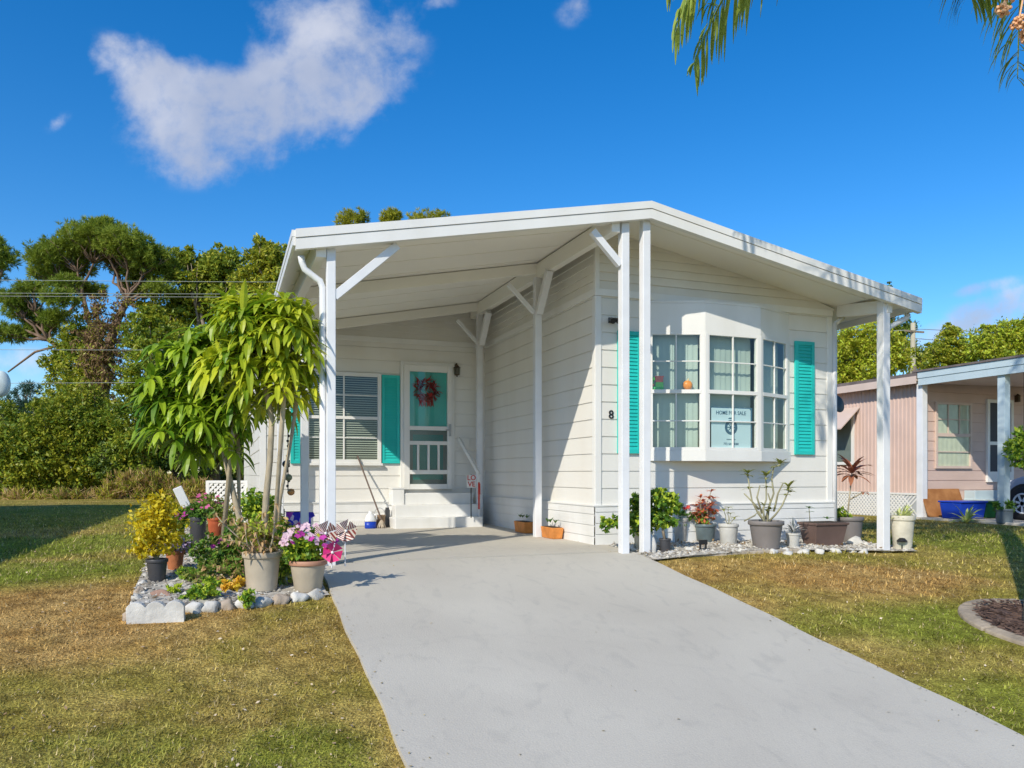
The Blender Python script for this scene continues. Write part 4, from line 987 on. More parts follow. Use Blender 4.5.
# garden flag behind the post
def flag_mat():
    m, nt, N, L = new_mat('garden_flag_cloth'); out = N('ShaderNodeOutputMaterial'); b = N('ShaderNodeBsdfPrincipled'); L(b.outputs[0], out.inputs[0]); b.inputs['Roughness'].default_value = .8
    tc = N('ShaderNodeTexCoord'); v = N('ShaderNodeTexVoronoi'); v.inputs['Scale'].default_value = 11; L(tc.outputs['Object'], v.inputs['Vector'])
    sp = N('ShaderNodeSeparateColor'); L(v.outputs['Color'], sp.inputs[0]); rp = N('ShaderNodeValToRGB'); rp.color_ramp.interpolation = 'CONSTANT'
    for i, (pos, c) in enumerate([(0, (.03, .03, .5)), (.38, (.35, .05, .45)), (.58, (.75, .12, .3)), (.8, (.75, .6, .72))]):
        e = rp.color_ramp.elements[i] if i < 2 else rp.color_ramp.elements.new(pos); e.position = pos; e.color = (*c, 1)
    L(sp.outputs[0], rp.inputs[0]); L(rp.outputs[0], b.inputs['Base Color']); return m
yy = 9.25; a, b_ = atY(286, 533, yy), atY(301, 512, yy); t = thing('garden_flag', (a.x, yy, 0), 'small blue, purple and pink garden flag beside the carport post', 'flag')
m = MB(); n = 10
for i in range(n): 
    x0, x1 = a.x+(b_.x-a.x)*i/n, a.x+(b_.x-a.x)*(i+1)/n; w0, w1 = .012*math.sin(i*1.1), .012*math.sin((i+1)*1.1)
    m.quad((x0, yy+w0, a.z), (x1, yy+w1, a.z), (x1, yy+w1*.3, b_.z), (x0, yy+w0*.3, b_.z))
o = m.build('cloth', flag_mat(), t); sdm = o.modifiers.new('s', 'SOLIDIFY'); sdm.thickness = .003
MB().tube([(a.x-.02, yy, 0), (a.x-.02, yy, b_.z+.04)], .006, 6).tube([(a.x-.02, yy, b_.z+.005), (b_.x, yy, b_.z+.005)], .005, 6).build('pole', BLACK, t)
yy = 9.6; a, b_ = atY(308, 529, yy), atY(315, 512, yy); t = thing('garden_flag', (a.x, yy, 0), 'narrow blue and white pennant standing right of the flag beside the post', 'flag')
m = MB(); m.poly([(a.x, yy, a.z), (a.x+.035, yy, a.z), (a.x+.035, yy, a.z+.13), (b_.x, yy, b_.z-.05), (b_.x-.02, yy, b_.z), (a.x, yy, b_.z)], (0, .004, 0)); m.build('cloth', mat('blue_cloth', (.05, .04, .45), .8), t)
MB().tube([(a.x-.01, yy, 0), (a.x-.01, yy, b_.z+.03)], .006, 6).build('pole', W_POST, t)
# lattice panel behind the bed
k = 12.3; a, b_ = atD(208, 512, k), atD(246, 483, k); t = thing('lattice_panel', (a.x, a.y, H(a.x, a.y)), 'white lattice panel standing behind the left flower bed', 'lattice')
dv = Vector((b_.x-a.x, b_.y-a.y, 0)); Lw = dv.length; M = frame((a.x, a.y, 0), dv); zb, zt = .06, b_.z
m = MB(); m.M = M; sp = .085
n = int((Lw+zt)/sp)+1
def clipbar(mb, x0, sgn, y):
    pts = []
    for z in np.linspace(zb, zt, 60):
        x = x0+sgn*(z-zb)
        if 0 <= x <= Lw: pts.append((x, z))
    if len(pts) > 1: mb.bar((pts[0][0], y, pts[0][1]), (pts[-1][0], y, pts[-1][1]), .032, .008, (0, 1, 0))
for i in range(-10, n): clipbar(m, i*sp, 1, -.005); clipbar(m, i*sp, -1, .005)
m.build('slats', W_TRIM, t); m = MB(); m.M = M; m.box(-.03, Lw+.03, -.015, .015, zt, zt+.04).box(-.03, .02, -.015, .015, -.1, zt).box(Lw-.02, Lw+.03, -.015, .015, -.1, zt).box(.02, Lw-.02, -.014, .014, zb-.04, zb); m.build('frame', W_TRIM, t)

# edging: scalloped concrete block and rocks
def rock(label, u, v, w_, h_, m, group=None, sy=1.0, name='edging_stone'):
    g = G(u, v); s = zc(g)/F; b = MB(); b.ball((g.x, g.y+w_*s*.3, g.z+h_*s*.22), w_*s/2*1.08, 14, sx=1, sy=sy*.8, sz=h_/w_*1.05)
    f1, f2, f3 = random.uniform(0, 6), random.uniform(0, 6), random.uniform(0, 6); q_ = w_*s
    b.v = [(x+q_*.10*math.sin(9*z/q_+f1+4*y/q_), y+q_*.09*math.sin(8*x/q_+f2), z+q_*.07*math.sin(7*x/q_+f3)*math.cos(6*y/q_+f1)+random.uniform(-.012, .012)*q_) for x, y, z in b.v]
    o = b.build(name, m, smooth=True); recenter(o); tag(o, label, 'stone', group); o.rotation_euler[2] = random.uniform(-.4, .4); return o
g = G(155, 624); s = zc(g)/F; b = MB(); n = 3; wd = 54*s/3; pts = []
for i in range(n):
    x0 = -27*s+i*wd
    for k in range(9): a = math.pi-math.pi*(.12+.76*k/8); pts.append((x0+wd/2+math.cos(a)*wd*.52, 13*s+math.sin(a)*8*s))
pts = [(-26*s, -.04)]+pts+[(27*s, -.04)]; M = frame((g.x, g.y, g.z), (C, -S*.2, 0)); b.M = M
b.poly([(x, 0, z) for x, z in pts], (0, .07, 0)); o = b.build('edging_block', STONE, bevel=.012); recenter(o); tag(o, 'white scalloped concrete edging block at the front corner of the left bed', 'edging block')
GE = 'rough edging stones along the lawn side of the left flower bed'; LE = 'rough pale edging stone in the row bordering the left flower bed'
for i, (u, v, w_, h_) in enumerate([(194, 614, 17, 14), (211, 613, 17, 14), (227, 611, 16, 13), (245, 609, 18, 13), (263, 607, 17, 12), (281, 605, 17, 12), (299, 602, 17, 12), (316, 600, 18, 12), (128, 621, 11, 12), (133, 612, 10, 11), (137, 603, 11, 10), (139, 596, 10, 11), (143, 588, 10, 9), (146, 580, 10, 8), (150, 573, 9, 7)]):
    rock(LE, u, v, w_, h_, [STONE, CONCRETE_E, mat('tan_stone', (.42, .34, .26), .85, .15, 9, .4, 25)][i % 3], GE)
rock('reddish brown flat rock in front of the black nursery pot', 161, 600, 20, 11, mat('reddish_rock', (.36, .22, .16), .85, .2, 9, .4, 25))

# --- front bed, along the wall under the bay window
t, p, r, s = pot('potted_croton', 'red leaved croton in a small blue grey pot below the bay window', 705.5, 545, 526, 22, 17, BLUE_GREY)
P = [bent(at(p, s, random.uniform(-4, 4), -2), at(p, s, x, y, random.uniform(-.06, .06)), 3, .05) for x, y in ((-9, 20), (-2, 24), (5, 34), (9, 27), (11, 14), (-12, 12), (0, 12), (6, 20), (-6, 28))]
stems(t, P, .006, .004, STEM_B); b = MB()
for q in P:
    for f_ in (.55, .8, 1): whorl(b, q[0].lerp(q[-1], f_), 6, .085, .03, .5, .5)
b.build('foliage', [L_RED], t); bush(t, at(p, s, -2, 8), 13*s, 10*s, 8*s, 200, .05, [L_GREEN, L_RED], name='lower_foliage', per=8)
gq = G(703, 553); b = MB()
for du in (-3, 3): b.bar((gq.x+du*s, gq.y, gq.z-.02), (gq.x+du*s, gq.y, gq.z+.10), .018, .018)
b.box(gq.x-.05, gq.x+.05, gq.y-.012, gq.y+.012, gq.z+.09, gq.z+.14); o = b.build('stake_lamp', BLACK, bevel=.003); recenter(o); tag(o, 'small dark two legged garden light in front of the red croton', 'garden light')
t, p, r, s = pot('potted_plant', 'plain white pot with a few thin green stems', 728.5, 547, 526, 20, 16, WHITE_POT)
P = [bent(p, at(p, s, x, y), 3, .06) for x, y in ((-5, 16), (2, 12), (6, 8), (0, 18))]; stems(t, P, .006, .003, STEM_B); b = MB()
for q in P: whorl(b, q[-1], 6, .07, .025, .4, .6)
b.build('foliage', L_OLIVE, t)
t, p, r, s = pot('frangipani', 'large grey pot with a bare branching frangipani below the bay window', 766, 552, 524, 35, 25, GREY_POT)
br = [((0, 0), (-8, 10), (-15, 22), (-17, 34), (-18, 50)), ((-2, 0), (-4, 14), (-1, 24), (1, 36), (0, 47)), ((1, 0), (4, 16), (7, 30), (6, 44), (9, 56), (14, 59)), ((2, 0), (9, 10), (15, 18), (20, 28), (23, 36)), ((-3, 2), (-7, 12), (-12, 8), (-21, 2)), ((0, 4), (5, 22), (2, 30))]
tips = []
stems(t, [[at(p, s, x, y, random.uniform(-.05, .05)) for x, y in q] for q in br]+[[at(p, s, -4, 10), at(p, s, -9, 26), at(p, s, -6, 38)], [at(p, s, 8, 12), at(p, s, 12, 30), at(p, s, 17, 40)], [at(p, s, -7, 14), at(p, s, -12, 20), at(p, s, -22, 30)]], .012, .007, STEM_B)
b = MB()
for q in br[:4]: whorl(b, at(p, s, *q[-1]), 9, .11, .036, .7, .5); whorl(b, at(p, s, *q[-2]), 5, .08, .03, .5, .6)
for x, y in ((22, 33), (-18, 47), (0, 44), (12, 57), (4, 14), (1, 12), (-2, 18), (24, 31)): whorl(b, at(p, s, x, y), 6, .09, .03, .5, .6)
b.build('foliage', L_OLIVE, t)
t, p, r, s = pot('potted_plant', 'plant of narrow silver and dark leaves in a small pot', 793, 550, 535, 14, 11, WHITE_POT)
b = MB(); d = MB()
for k in range(26):
    a = random.uniform(0, 6.28); e = random.uniform(.1, 1.3); (b if k % 5 < 3 else d).leaf(at(p, s, 0, 2), (math.cos(a)*math.cos(e), math.sin(a)*math.cos(e)-.2, math.sin(e)), random.uniform(.12, .21), .022, .5, 4)
b.build('silver_leaves', L_SILV, t); d.build('dark_leaves', L_DARKS, t)
# brown trough
g = G(823, 548.5); k = zc(g); g = CAM+(g-CAM)*((k+.16)/k); g.z = H(g.x, g.y)+.015; s = zc(g)/F; t = thing('planter_box', g, 'long brown plastic trough planter with a small plant', 'planter')
wt, wb, h = 41*s/2, 33*s/2, 24*s; b = MB(); 
def frus(b, x0, y0, x1, y1, z0, z1): b.add([(-x0,-y0,z0),(x0,-y0,z0),(x0,y0,z0),(-x0,y0,z0),(-x1,-y1,z1),(x1,-y1,z1),(x1,y1,z1),(-x1,y1,z1)], [(0,3,2,1),(4,5,6,7),(0,1,5,4),(1,2,6,5),(2,3,7,6),(3,0,4,7)])
frus(b, wb, .10, wt*.96, .15, 0, h*.9); frus(b, wt, .165, wt, .17, h*.9, h); b.build('trough', BROWN_POT, t, bevel=.006, local=True)
b = MB(); b.box(-wt*.9, wt*.9, -.14, .14, h, h+.004); b.build('soil', SOIL, t, local=True)
pp = g+Vector((0, 0, h)); b = MB(); whorl(b, at(pp, s, -14, 14), 6, .07, .03, .5, .4); whorl(b, at(pp, s, 4, 3), 7, .06, .025, .6, .4); whorl(b, at(pp, s, -13, 10), 6, .06, .025, .3, .4); b.build('foliage', L_DEEP, t); stems(t, [[at(pp, s, -13, 0), at(pp, s, -14, 14)]], .006, .004, STEM_B)
t, p, r, s = pot('cordyline', 'grey pot with a tall red leaved cordyline by the house corner', 850, 545, 520, 26, 20, GREY_POT, depth=.15)
st_ = [at(p, s, -3, -2), at(p, s, -1, 18), at(p, s, 1, 36), at(p, s, 2, 48)]; stems(t, [st_, [at(p, s, 0, 20), at(p, s, 13, 27)]], .011, .008, BARK_P); b = MB()
for j in range(3): whorl(b, st_[-1].lerp(st_[-2], j*.18), 9, .32-.03*j, .066, .8-.35*j, .6, a0=j)
whorl(b, at(p, s, 14, 27), 5, .09, .03, .2, .7); b.build('foliage', [L_CORD], t); bush(t, at(p, s, -9, 5), 10*s, 8*s, 7*s, 240, .06, [L_LIME, L_GREEN], name='lower_foliage', per=8)
t, p, r, s = pot('potted_plant', 'tall weathered cream pot with spiky yellow green plant by the right post', 902.5, 552, 518, 24, 17, CREAM_POT, rim=True)
b = MB()
for k in range(34):
    a = random.uniform(0, 6.28); e = random.uniform(.3, 1.35); b.leaf(at(p, s, random.uniform(-5, 5), 0), (math.cos(a)*math.cos(e), math.sin(a)*math.cos(e), math.sin(e)), random.uniform(.14, .24), .026, .5, 4)
b.build('foliage', leaf_mat('bromeliad_leaf', (.25, .30, .06), (.55, .55, .22), 14, .3), t)
# leafy group between the posts
t, p, r, s = pot('potted_plant', 'bushy jade green plant in a low pot between the two front posts', 643, 553, 534, 20, 16, CREAM_POT)
cloud('foliage', [(tuple(at(p, s, 2, 16)), 19*s, 14*s, 20*s), (tuple(at(p, s, -2, 30)), 14*s, 10*s, 11*s), (tuple(at(p, s, -32, 10)), 11*s, 8*s, 9*s), (tuple(at(p, s, -16, 12)), 14*s, 8*s, 11*s)], 1700, .055, [L_GREEN, L_LIME, L_DEEP], t, per=9, aspect=.6)
t, p, r, s = pot('potted_tree', 'small round headed leafy plant on a dark trunk right of the front posts', 665, 555, 541, 12, 10, DGREY)
stems(t, [bent(p, at(p, s, -2, 36), 4, .04)], .017, .010, BARK); cloud('foliage', [(tuple(at(p, s, -3, 42)), 13*s, 11*s, 11*s), (tuple(at(p, s, 8, 36)), 9*s, 7*s, 12*s), (tuple(at(p, s, -2, 20)), 14*s, 8*s, 9*s)], 1200, .055, [L_GREEN, L_LIME, L_DEEP], t, per=9, aspect=.6)
t, p, r, s = pot('potted_plant', 'pale stone pot with low green plant behind the small round headed plant', 679, 545, 520, 18, 14, mat('stone_pot', (.5, .46, .40), .8, .15, 8, .3, 25))
bush(t, at(p, s, 4, 4), 13*s, 10*s, 9*s, 350, .05, [L_DEEP, L_GREEN], per=9); blooms(t, at(p, s, 8, 6), 6*s, 5*s, 8*s, 3, .03, leaf_mat('red_petal', (.6, .03, .03), (.75, .08, .05), 8))
GW = 'white decorative rocks in the bed below the bay window'
for i, (u, v, w_, h_) in enumerate([(634, 552, 9, 10), (648, 552, 9, 22), (655, 546, 12, 14), (859, 547, 16, 13), (868, 548, 8, 8), (875, 549, 10, 6), (787, 553, 8, 6), (740, 549, 9, 6), (690, 552, 9, 6), (775, 554, 10, 6), (790, 555, 11, 5), (806, 554, 12, 6), (822, 554, 10, 6), (838, 553, 12, 6), (853, 553, 10, 5), (866, 554, 10, 6), (672, 556, 12, 6), (660, 558, 10, 6), (748, 553, 9, 5)]):
    rock('white decorative rock lying in the bed below the bay window', u, v, w_, h_, STONE, GW, name='rock')
rock('tall upright white rock between the front posts', 651, 555, 12, 28, STONE, name='rock')
b = MB(); 
xs = [4.5, 5.0, 5.5]
for i, x in enumerate(xs):
    m = MB(); y = 6.86+.02*i; m.box(x+.004, x+.495, y, y+.07, H(x, y)-.05, H(x, y)+.03); o = m.build('edging_strip', mat('weathered_edging', (.42, .36, .28), .9, .2, 9, .5, 25), bevel=.012); recenter(o); tag(o, 'low concrete edging strip between the right lawn and the bed below the bay window', 'edging strip', 'concrete edging strips in front of the bay window bed')
# solar path lights by the right post
def pathlight(u, v, label, hh=.17):
    g = G(u, v); t = thing('path_light', g, label, 'path light')
    MB().tube([(0, 0, -.03), (0, 0, hh*.5)], .008, 6).build('stake', BLACK, t, local=True); MB().lathe([(.028, hh*.45), (.034, hh*.72)], (0, 0, 0), 12).build('lens', GLASS, t, local=True)
    MB().lathe([(.0, hh), (.03, hh*.97), (.06, hh*.78), (.058, hh*.72), (.0, hh*.72)], (0, 0, 0), 14).build('cap', BLACK, t, local=True)
pathlight(885.5, 549.5, 'small black solar path light in front of the right roof post'); pathlight(902, 552, 'small black solar path light in front of the cream pot')
# orange planters by the carport wall
for (u, v, w_, h_, lab) in ((524, 534.5, 18, 11, 'orange clay trough by the carport wall left of the middle post'), (552, 539.5, 19, 11, 'orange clay trough by the carport wall right of the middle post')):
    g = G(u, v, lambda x, y: slab(y)); s = zc(g)/F; x = 3.885-.10; g = Vector((x, atX(u, v, x).y, 0)); s = zc(g)/F; t = thing('clay_trough', g, lab, 'planter'); L2 = w_*s*1.6
    b = MB(); M = Matrix.Rotation(R(90), 4, 'Z'); b.M = M; frus(b, L2/2*.92, .06, L2/2, .075, 0, h_*s); b.build('trough', ORANGE, t, bevel=.006, local=True)
    b = MB(); b.M = M; b.box(-L2/2*.9, L2/2*.9, -.06, .06, h_*s, h_*s+.004).build('soil', SOIL, t, local=True)
    pp = g+Vector((0, 0, h_*s)); b = MB()
    for dy in (-.1, .05, .14): whorl(b, pp+Vector((0, dy, .05)), 5, .07, .02, .9, .5)
    b.build('foliage', L_DEEP, t)
# cleaning things by the porch wall: mop, bucket, jug
fl = lambda x, y: slab(y)
q0, q1 = atY(357.5, 456, YB-.08), atY(381.5, 527, 11.2); t = thing('mop', (q1.x, q1.y, 0), 'mop with dark handle leaning on the porch wall beside the steps', 'mop')
MB().tube([q0, (q1.x, q1.y, .12)], .012, 8).build('handle', mat('brown_handle', (.12, .08, .06), .6), t); b = MB()
for _ in range(40): a = random.uniform(0, 6.28); b.leaf((q1.x, q1.y, .13), (math.cos(a)*.5, math.sin(a)*.5, -.7), .16, .02, .6, 3)
b.build('mop_head', mat('mop_yarn', (.5, .42, .32), .9, .2, 20), t)
g = G(379.5, 527.5, fl); t = thing('bucket', g, 'tan bucket beside the mop at the porch wall', 'bucket'); MB().lathe([(.07, 0), (.085, .16), (.09, .17), (.09, .185), (.08, .185), (.07, .03), (.0, .03)], (0, 0, 0), 20).build('pail', mat('tan_plastic', (.30, .20, .12), .5, .15), t, smooth=True, local=True)
MB().tube([(-.085*math.cos(a), 0, .17+.12*math.sin(a)) for a in np.linspace(0, math.pi, 12)], .004, 6).build('handle', GREYM, t, local=True)
g = G(387, 527, fl); b = MB(); b.box(g.x-.03, g.x+.04, g.y-.03, g.y+.04, 0, .26).box(g.x-.02, g.x+.03, g.y-.02, g.y+.03, .26, .29); recenter(tag(b.build('crate', DGREY, bevel=.006), 'narrow dark bin standing right of the tan bucket', 'bin'))
g = G(370.5, 528.5, fl); t = thing('jug', g, 'white plastic jug with a blue lower half by the porch wall', 'jug'); MB().lathe([(.075, 0), (.085, .01), (.085, .10)], (0, 0, 0), 18, sy=.7).build('blue_half', BLUE_PL, t, smooth=True, local=True)
MB().lathe([(.085, .1005), (.085, .12), (.06, .19), (.03, .22), (.028, .25), (.0, .25)], (0, 0, 0), 18, sy=.7).tube([(.05, 0, .20), (.085, 0, .19), (.09, 0, .13)], .012, 8).build('body', W_POST, t, smooth=True, local=True)
# vent lattice strip low on the porch skirting
a, b_ = atY(345, 526, YB-.045), atY(366, 520, YB-.045); m = MB(); m.box(a.x, b_.x, YB-.055, YB-.043, a.z, b_.z)
for k in range(9): m.bar((a.x+.01+k*.035, YB-.057, a.z+.01), (a.x+.035+k*.035, YB-.057, b_.z-.01), .006, .006, (0, 1, 0))
m.build('vent', W_TRIM, home)
# ---------------------------------------------------------------- umbrella trees (two plants, whorls of long drooping leaflets)
L_SCH = leaf_mat('umbrella_leaf', (.09, .17, .008), (.42, .43, .028), 2.2, .38, .40, .8, .4)
L_SCHD = leaf_mat('umbrella_leaf_deep', (.055, .13, .008), (.26, .34, .022), 2.2, .38, .40, .8, .4)
def umbrella(label, base_uv, k, trunks, blobs, n, mt, leafL):
    g = G(*base_uv); t = thing('umbrella_tree', g, label, 'tree')
    b = MB()
    for tr in trunks:
        P = [atD(u, v, k+dd) for u, v, dd, r_ in tr]; P[0].z = H(P[0].x, P[0].y)-.03; b.tube(P, [q[3] for q in tr], 10)
    b.build('trunk', BARK_P, t, smooth=True)
    b = MB(); pet = MB()
    for (u, v, ru, rv, wt) in blobs:
        c = atD(u, v, k); rx, rz = ru*k/F, rv*k/F
        for _ in range(int(n*wt)):
            d = unit(rng.normal(size=(1, 3)))[0]; d[2] = d[2] if rng.random() < .25 else abs(d[2]); q = .45+.55*rng.random()
            p = Vector((c.x+d[0]*rx*q, c.y+d[1]*rx*.9*q, c.z+d[2]*rz*q)); o = Vector((d[0], d[1], .25+max(0, d[2]))).normalized()
            pet.tube([p-o*.22+Vector((0, 0, -.1)), p-o*.08, p], [.006, .005, .004], 5)
            nl = random.randint(7, 10); x = o.orthogonal().normalized(); y = o.cross(x); a0 = random.uniform(0, 6)
            for j in range(nl):
                a = a0+2*math.pi*j/nl; dd = (x*math.cos(a)+y*math.sin(a))*.9+o*random.uniform(.15, .5)
                b.leaf(p, dd, leafL*random.uniform(.55, 1.15), leafL*random.uniform(.18, .25), random.uniform(.5, 1.5), 5, .22)
    pet.build('leaf_stalks', STEM_G, t, smooth=True); b.build('crown', mt, t)
k1, k2 = 7.4, 6.9
umbrella('deep green umbrella tree with drooping leaflets on the left of the flower bed', (243, 560), k1, [[(246, 560, 0, .036), (240, 520, 0, .030), (230, 480, 0, .026), (221, 440, 0, .024), (205, 390, .05, .025), (190, 345, 0, .02)], [(238, 555, .1, .02), (239, 500, .1, .016), (238, 440, .1, .02), (222, 375, 0, .018)], [(221, 440, 0, .025), (236, 400, -.1, .02), (240, 360, -.1, .015)]],
         [(188, 385, 42, 48, .95), (215, 365, 38, 42, .7), (165, 405, 26, 40, .35), (200, 425, 42, 38, .6), (232, 415, 28, 34, .4), (180, 440, 26, 26, .25), (215, 440, 30, 26, .3)], 52, L_SCHD, .28)
umbrella('bright yellow green umbrella tree with drooping leaflets beside the carport post', (268, 562), k2, [[(263, 562, 0, .036), (266, 500, 0, .030), (270, 460, 0, .027), (272, 420, 0, .025), (262, 370, 0, .028), (250, 330, 0, .02)], [(274, 560, .05, .022), (280, 500, .05, .017), (291, 440, .05, .015), (297, 400, 0, .02), (290, 350, 0, .016)], [(272, 420, 0, .018), (285, 380, -.1, .022), (292, 330, 0, .016)]],
         [(245, 325, 34, 34, .55), (280, 335, 34, 42, .9), (262, 365, 44, 44, .9), (293, 370, 24, 44, .45), (235, 370, 30, 34, .4), (278, 400, 38, 24, .3)], 48, L_SCH, .27)

# ---------------------------------------------------------------- queen palm just beyond the frame, its fronds hanging into view and its shade on the fascia
L_PALM = leaf_mat('palm_leaflet', (.09, .14, .02), (.24, .28, .05), 2, .3, .45)
px0, py0 = 6.06, 4.22; gz = H(px0, py0); t = thing('queen_palm', (px0, py0, gz), 'tall palm with drooping feathery fronds in a round mulch bed on the right lawn', 'palm tree')
CZ = 5.2
MB().tube([(px0, py0, gz-.05), (px0+.01, py0, gz+.4), (px0+.02, py0+.02, 2), (px0+.02, py0+.03, CZ)], [.17, .135, .125, .11], 16).build('trunk', mat('palm_bark', (.30, .27, .23), .9, .2, 6, .6, 18, stretch=(.4, .4, 4)), t, smooth=True)
MB().tube([(px0+.02, py0+.03, CZ-.05), (px0+.02, py0+.03, CZ+.45), (px0+.02, py0+.03, CZ+.8)], [.13, .12, .05], 14).build('crownshaft', mat('crownshaft', (.20, .26, .10), .5, .2, 4), t, smooth=True)
def frond(az, rise, L_, droop, seed):
    rr = random.Random(seed); b = MB(); P = [Vector((px0+.02, py0+.03, CZ+.6))]; d = Vector((math.sin(az)*math.cos(rise), math.cos(az)*math.cos(rise), math.sin(rise))); n = 26
    for i in range(n):
        P.append(P[-1]+d*(L_/n)); d = (d+Vector((0, 0, -1))*droop/n*(.5+1.6*i/n)).normalized()
    b.tube(P, [.028*(1-i/(n+1))+.004 for i in range(n+1)], 6)
    for i in range(4, n+1):
        dd = (P[i]-P[i-1]).normalized(); side = dd.cross(Vector((0, 0, 1)))
        side = side.normalized() if side.length > .05 else Vector((1, 0, 0)); f_ = i/n; ll = .62*math.sin(math.pi*min(.95, .12+f_*.8))+.12
        for sgn in (-1, 1):
            for j in range(3):
                q = P[i-1].lerp(P[i], rr.random()); v = (side*sgn*rr.uniform(.5, 1)+dd*rr.uniform(.4, .8)+Vector((0, 0, rr.uniform(-.5, .35))))
                b.leaf(q, v, ll*rr.uniform(.8, 1.15), .026, rr.uniform(1.0, 1.8), 5, .1)
    b.build('frond', L_PALM, t)
for i, (az, rise, L_, dr) in enumerate([(-50, .5, 3.6, 2.0), (-80, .5, 3.6, 2.0), (-66, .6, 3.7, 2.1), (-92, .3, 3.3, 1.8), (-108, .5, 3.4, 2.0), (22, .2, 1.35, 1.8), (-40, .42, 3.5, 1.9), (-48, .72, 3.7, 2.1), (50, .6, 3.3, 2.1), (95, .7, 3.3, 2.1), (140, .5, 3.2, 2.1), (180, .8, 3.3, 2.1), (215, .55, 3.2, 2.1), (-75, 1.1, 3.3, 1.7), (60, 1.2, 3.2, 1.9), (240, .9, 3.2, 2.0)]):
    frond(R(az), rise, L_, dr, i)
b = MB()
for (u, v, k) in ((1003, 6, 6.0), (1019, 20, 6.05), (1026, 32, 6.1), (1010, -8, 6.1)):
    c = atD(u, v, k)
    for _ in range(30): d = Vector(unit(rng.normal(size=(1, 3)))[0]); b.ball(c+d*.055*random.random()**.4+Vector((0, 0, -.02)), .017, 6)
    b.tube([c, c.lerp(Vector((px0, py0, CZ+.1)), .5)+Vector((0, 0, .1)), (px0, py0, CZ+.1)], .008, 5)
b.build('fruit_cluster', leaf_mat('orange_palm_fruit', (.62, .26, .10), (.80, .50, .28), 9, 0, .5), t)
# ring of mulch with stone kerb
MU = mat('mulch', (.055, .032, .024), .95, .4, 40, .9, 40, col2=(.16, .10, .075))
cxr, cyr, rd = 6.28, 4.15, .74
m = MB(); n = 48
vs_ = [(cxr, cyr, H(cxr, cyr)+.05)]+[(cxr+rad*math.cos(2*math.pi*i/n), cyr+rad*math.sin(2*math.pi*i/n), H(cxr+rad*math.cos(2*math.pi*i/n), cyr+rad*math.sin(2*math.pi*i/n))+hh+random.uniform(-.006, .012)) for rad, hh in ((.3, .05), (.55, .035), (.66, .02)) for i in range(n)]
fs_ = [(0, 1+i, 1+(i+1) % n) for i in range(n)]+[(1+j*n+i, 1+(j+1)*n+i, 1+(j+1)*n+(i+1) % n, 1+j*n+(i+1) % n) for j in range(2) for i in range(n)]
m.add(vs_, fs_); tag(m.build('mulch_bed', MU, smooth=True), kind='structure')
V_, F_ = [], []; m = MB()
for _ in range(900):
    a = random.uniform(0, 6.283); rad = .66*math.sqrt(random.random()); x, y = cxr+rad*math.cos(a), cyr+rad*math.sin(a); z = H(x, y)+.05; q = random.uniform(0, 3.14)
    m.bar((x, y, z), (x+.05*math.cos(q), y+.05*math.sin(q), z+random.uniform(-.012, .015)), .012, .006)
tag(m.build('bark_chips', leaf_mat('bark_chip', (.04, .025, .02), (.20, .13, .10), 9, 0, .9, .9, .1)), kind='stuff')
GK = 'curved kerb stones ringing the palm'
KERB = mat('tree_ring_stone', (.33, .27, .20), .9, .2, 7, .5, 25)
for i in range(7):
    a0, a1 = 2*math.pi*i/7+.25, 2*math.pi*(i+1)/7+.25-.03; m = MB(); q = 8; vs_ = []
    for j in range(q+1):
        a = a0+(a1-a0)*j/q
        for rad, hh in ((.64, -.05), (.645, .03), (.70, .042), (.79, .028), (.80, -.05)):
            x, y = cxr+rad*math.cos(a), cyr+rad*math.sin(a); vs_.append((x, y, H(x, y)+hh+random.uniform(-.004, .004)))
    m.add(vs_, [(j*5+k, j*5+k+1, j*5+5+k+1, j*5+5+k) for j in range(q) for k in range(4)]+[(4, 3, 2, 1, 0), tuple(q*5+k for k in range(5))])
    o = m.build('kerb_stone', KERB, smooth=False, bevel=.012); recenter(o); tag(o, 'curved weathered kerb stone in the ring around the palm mulch', 'kerb stone', GK)

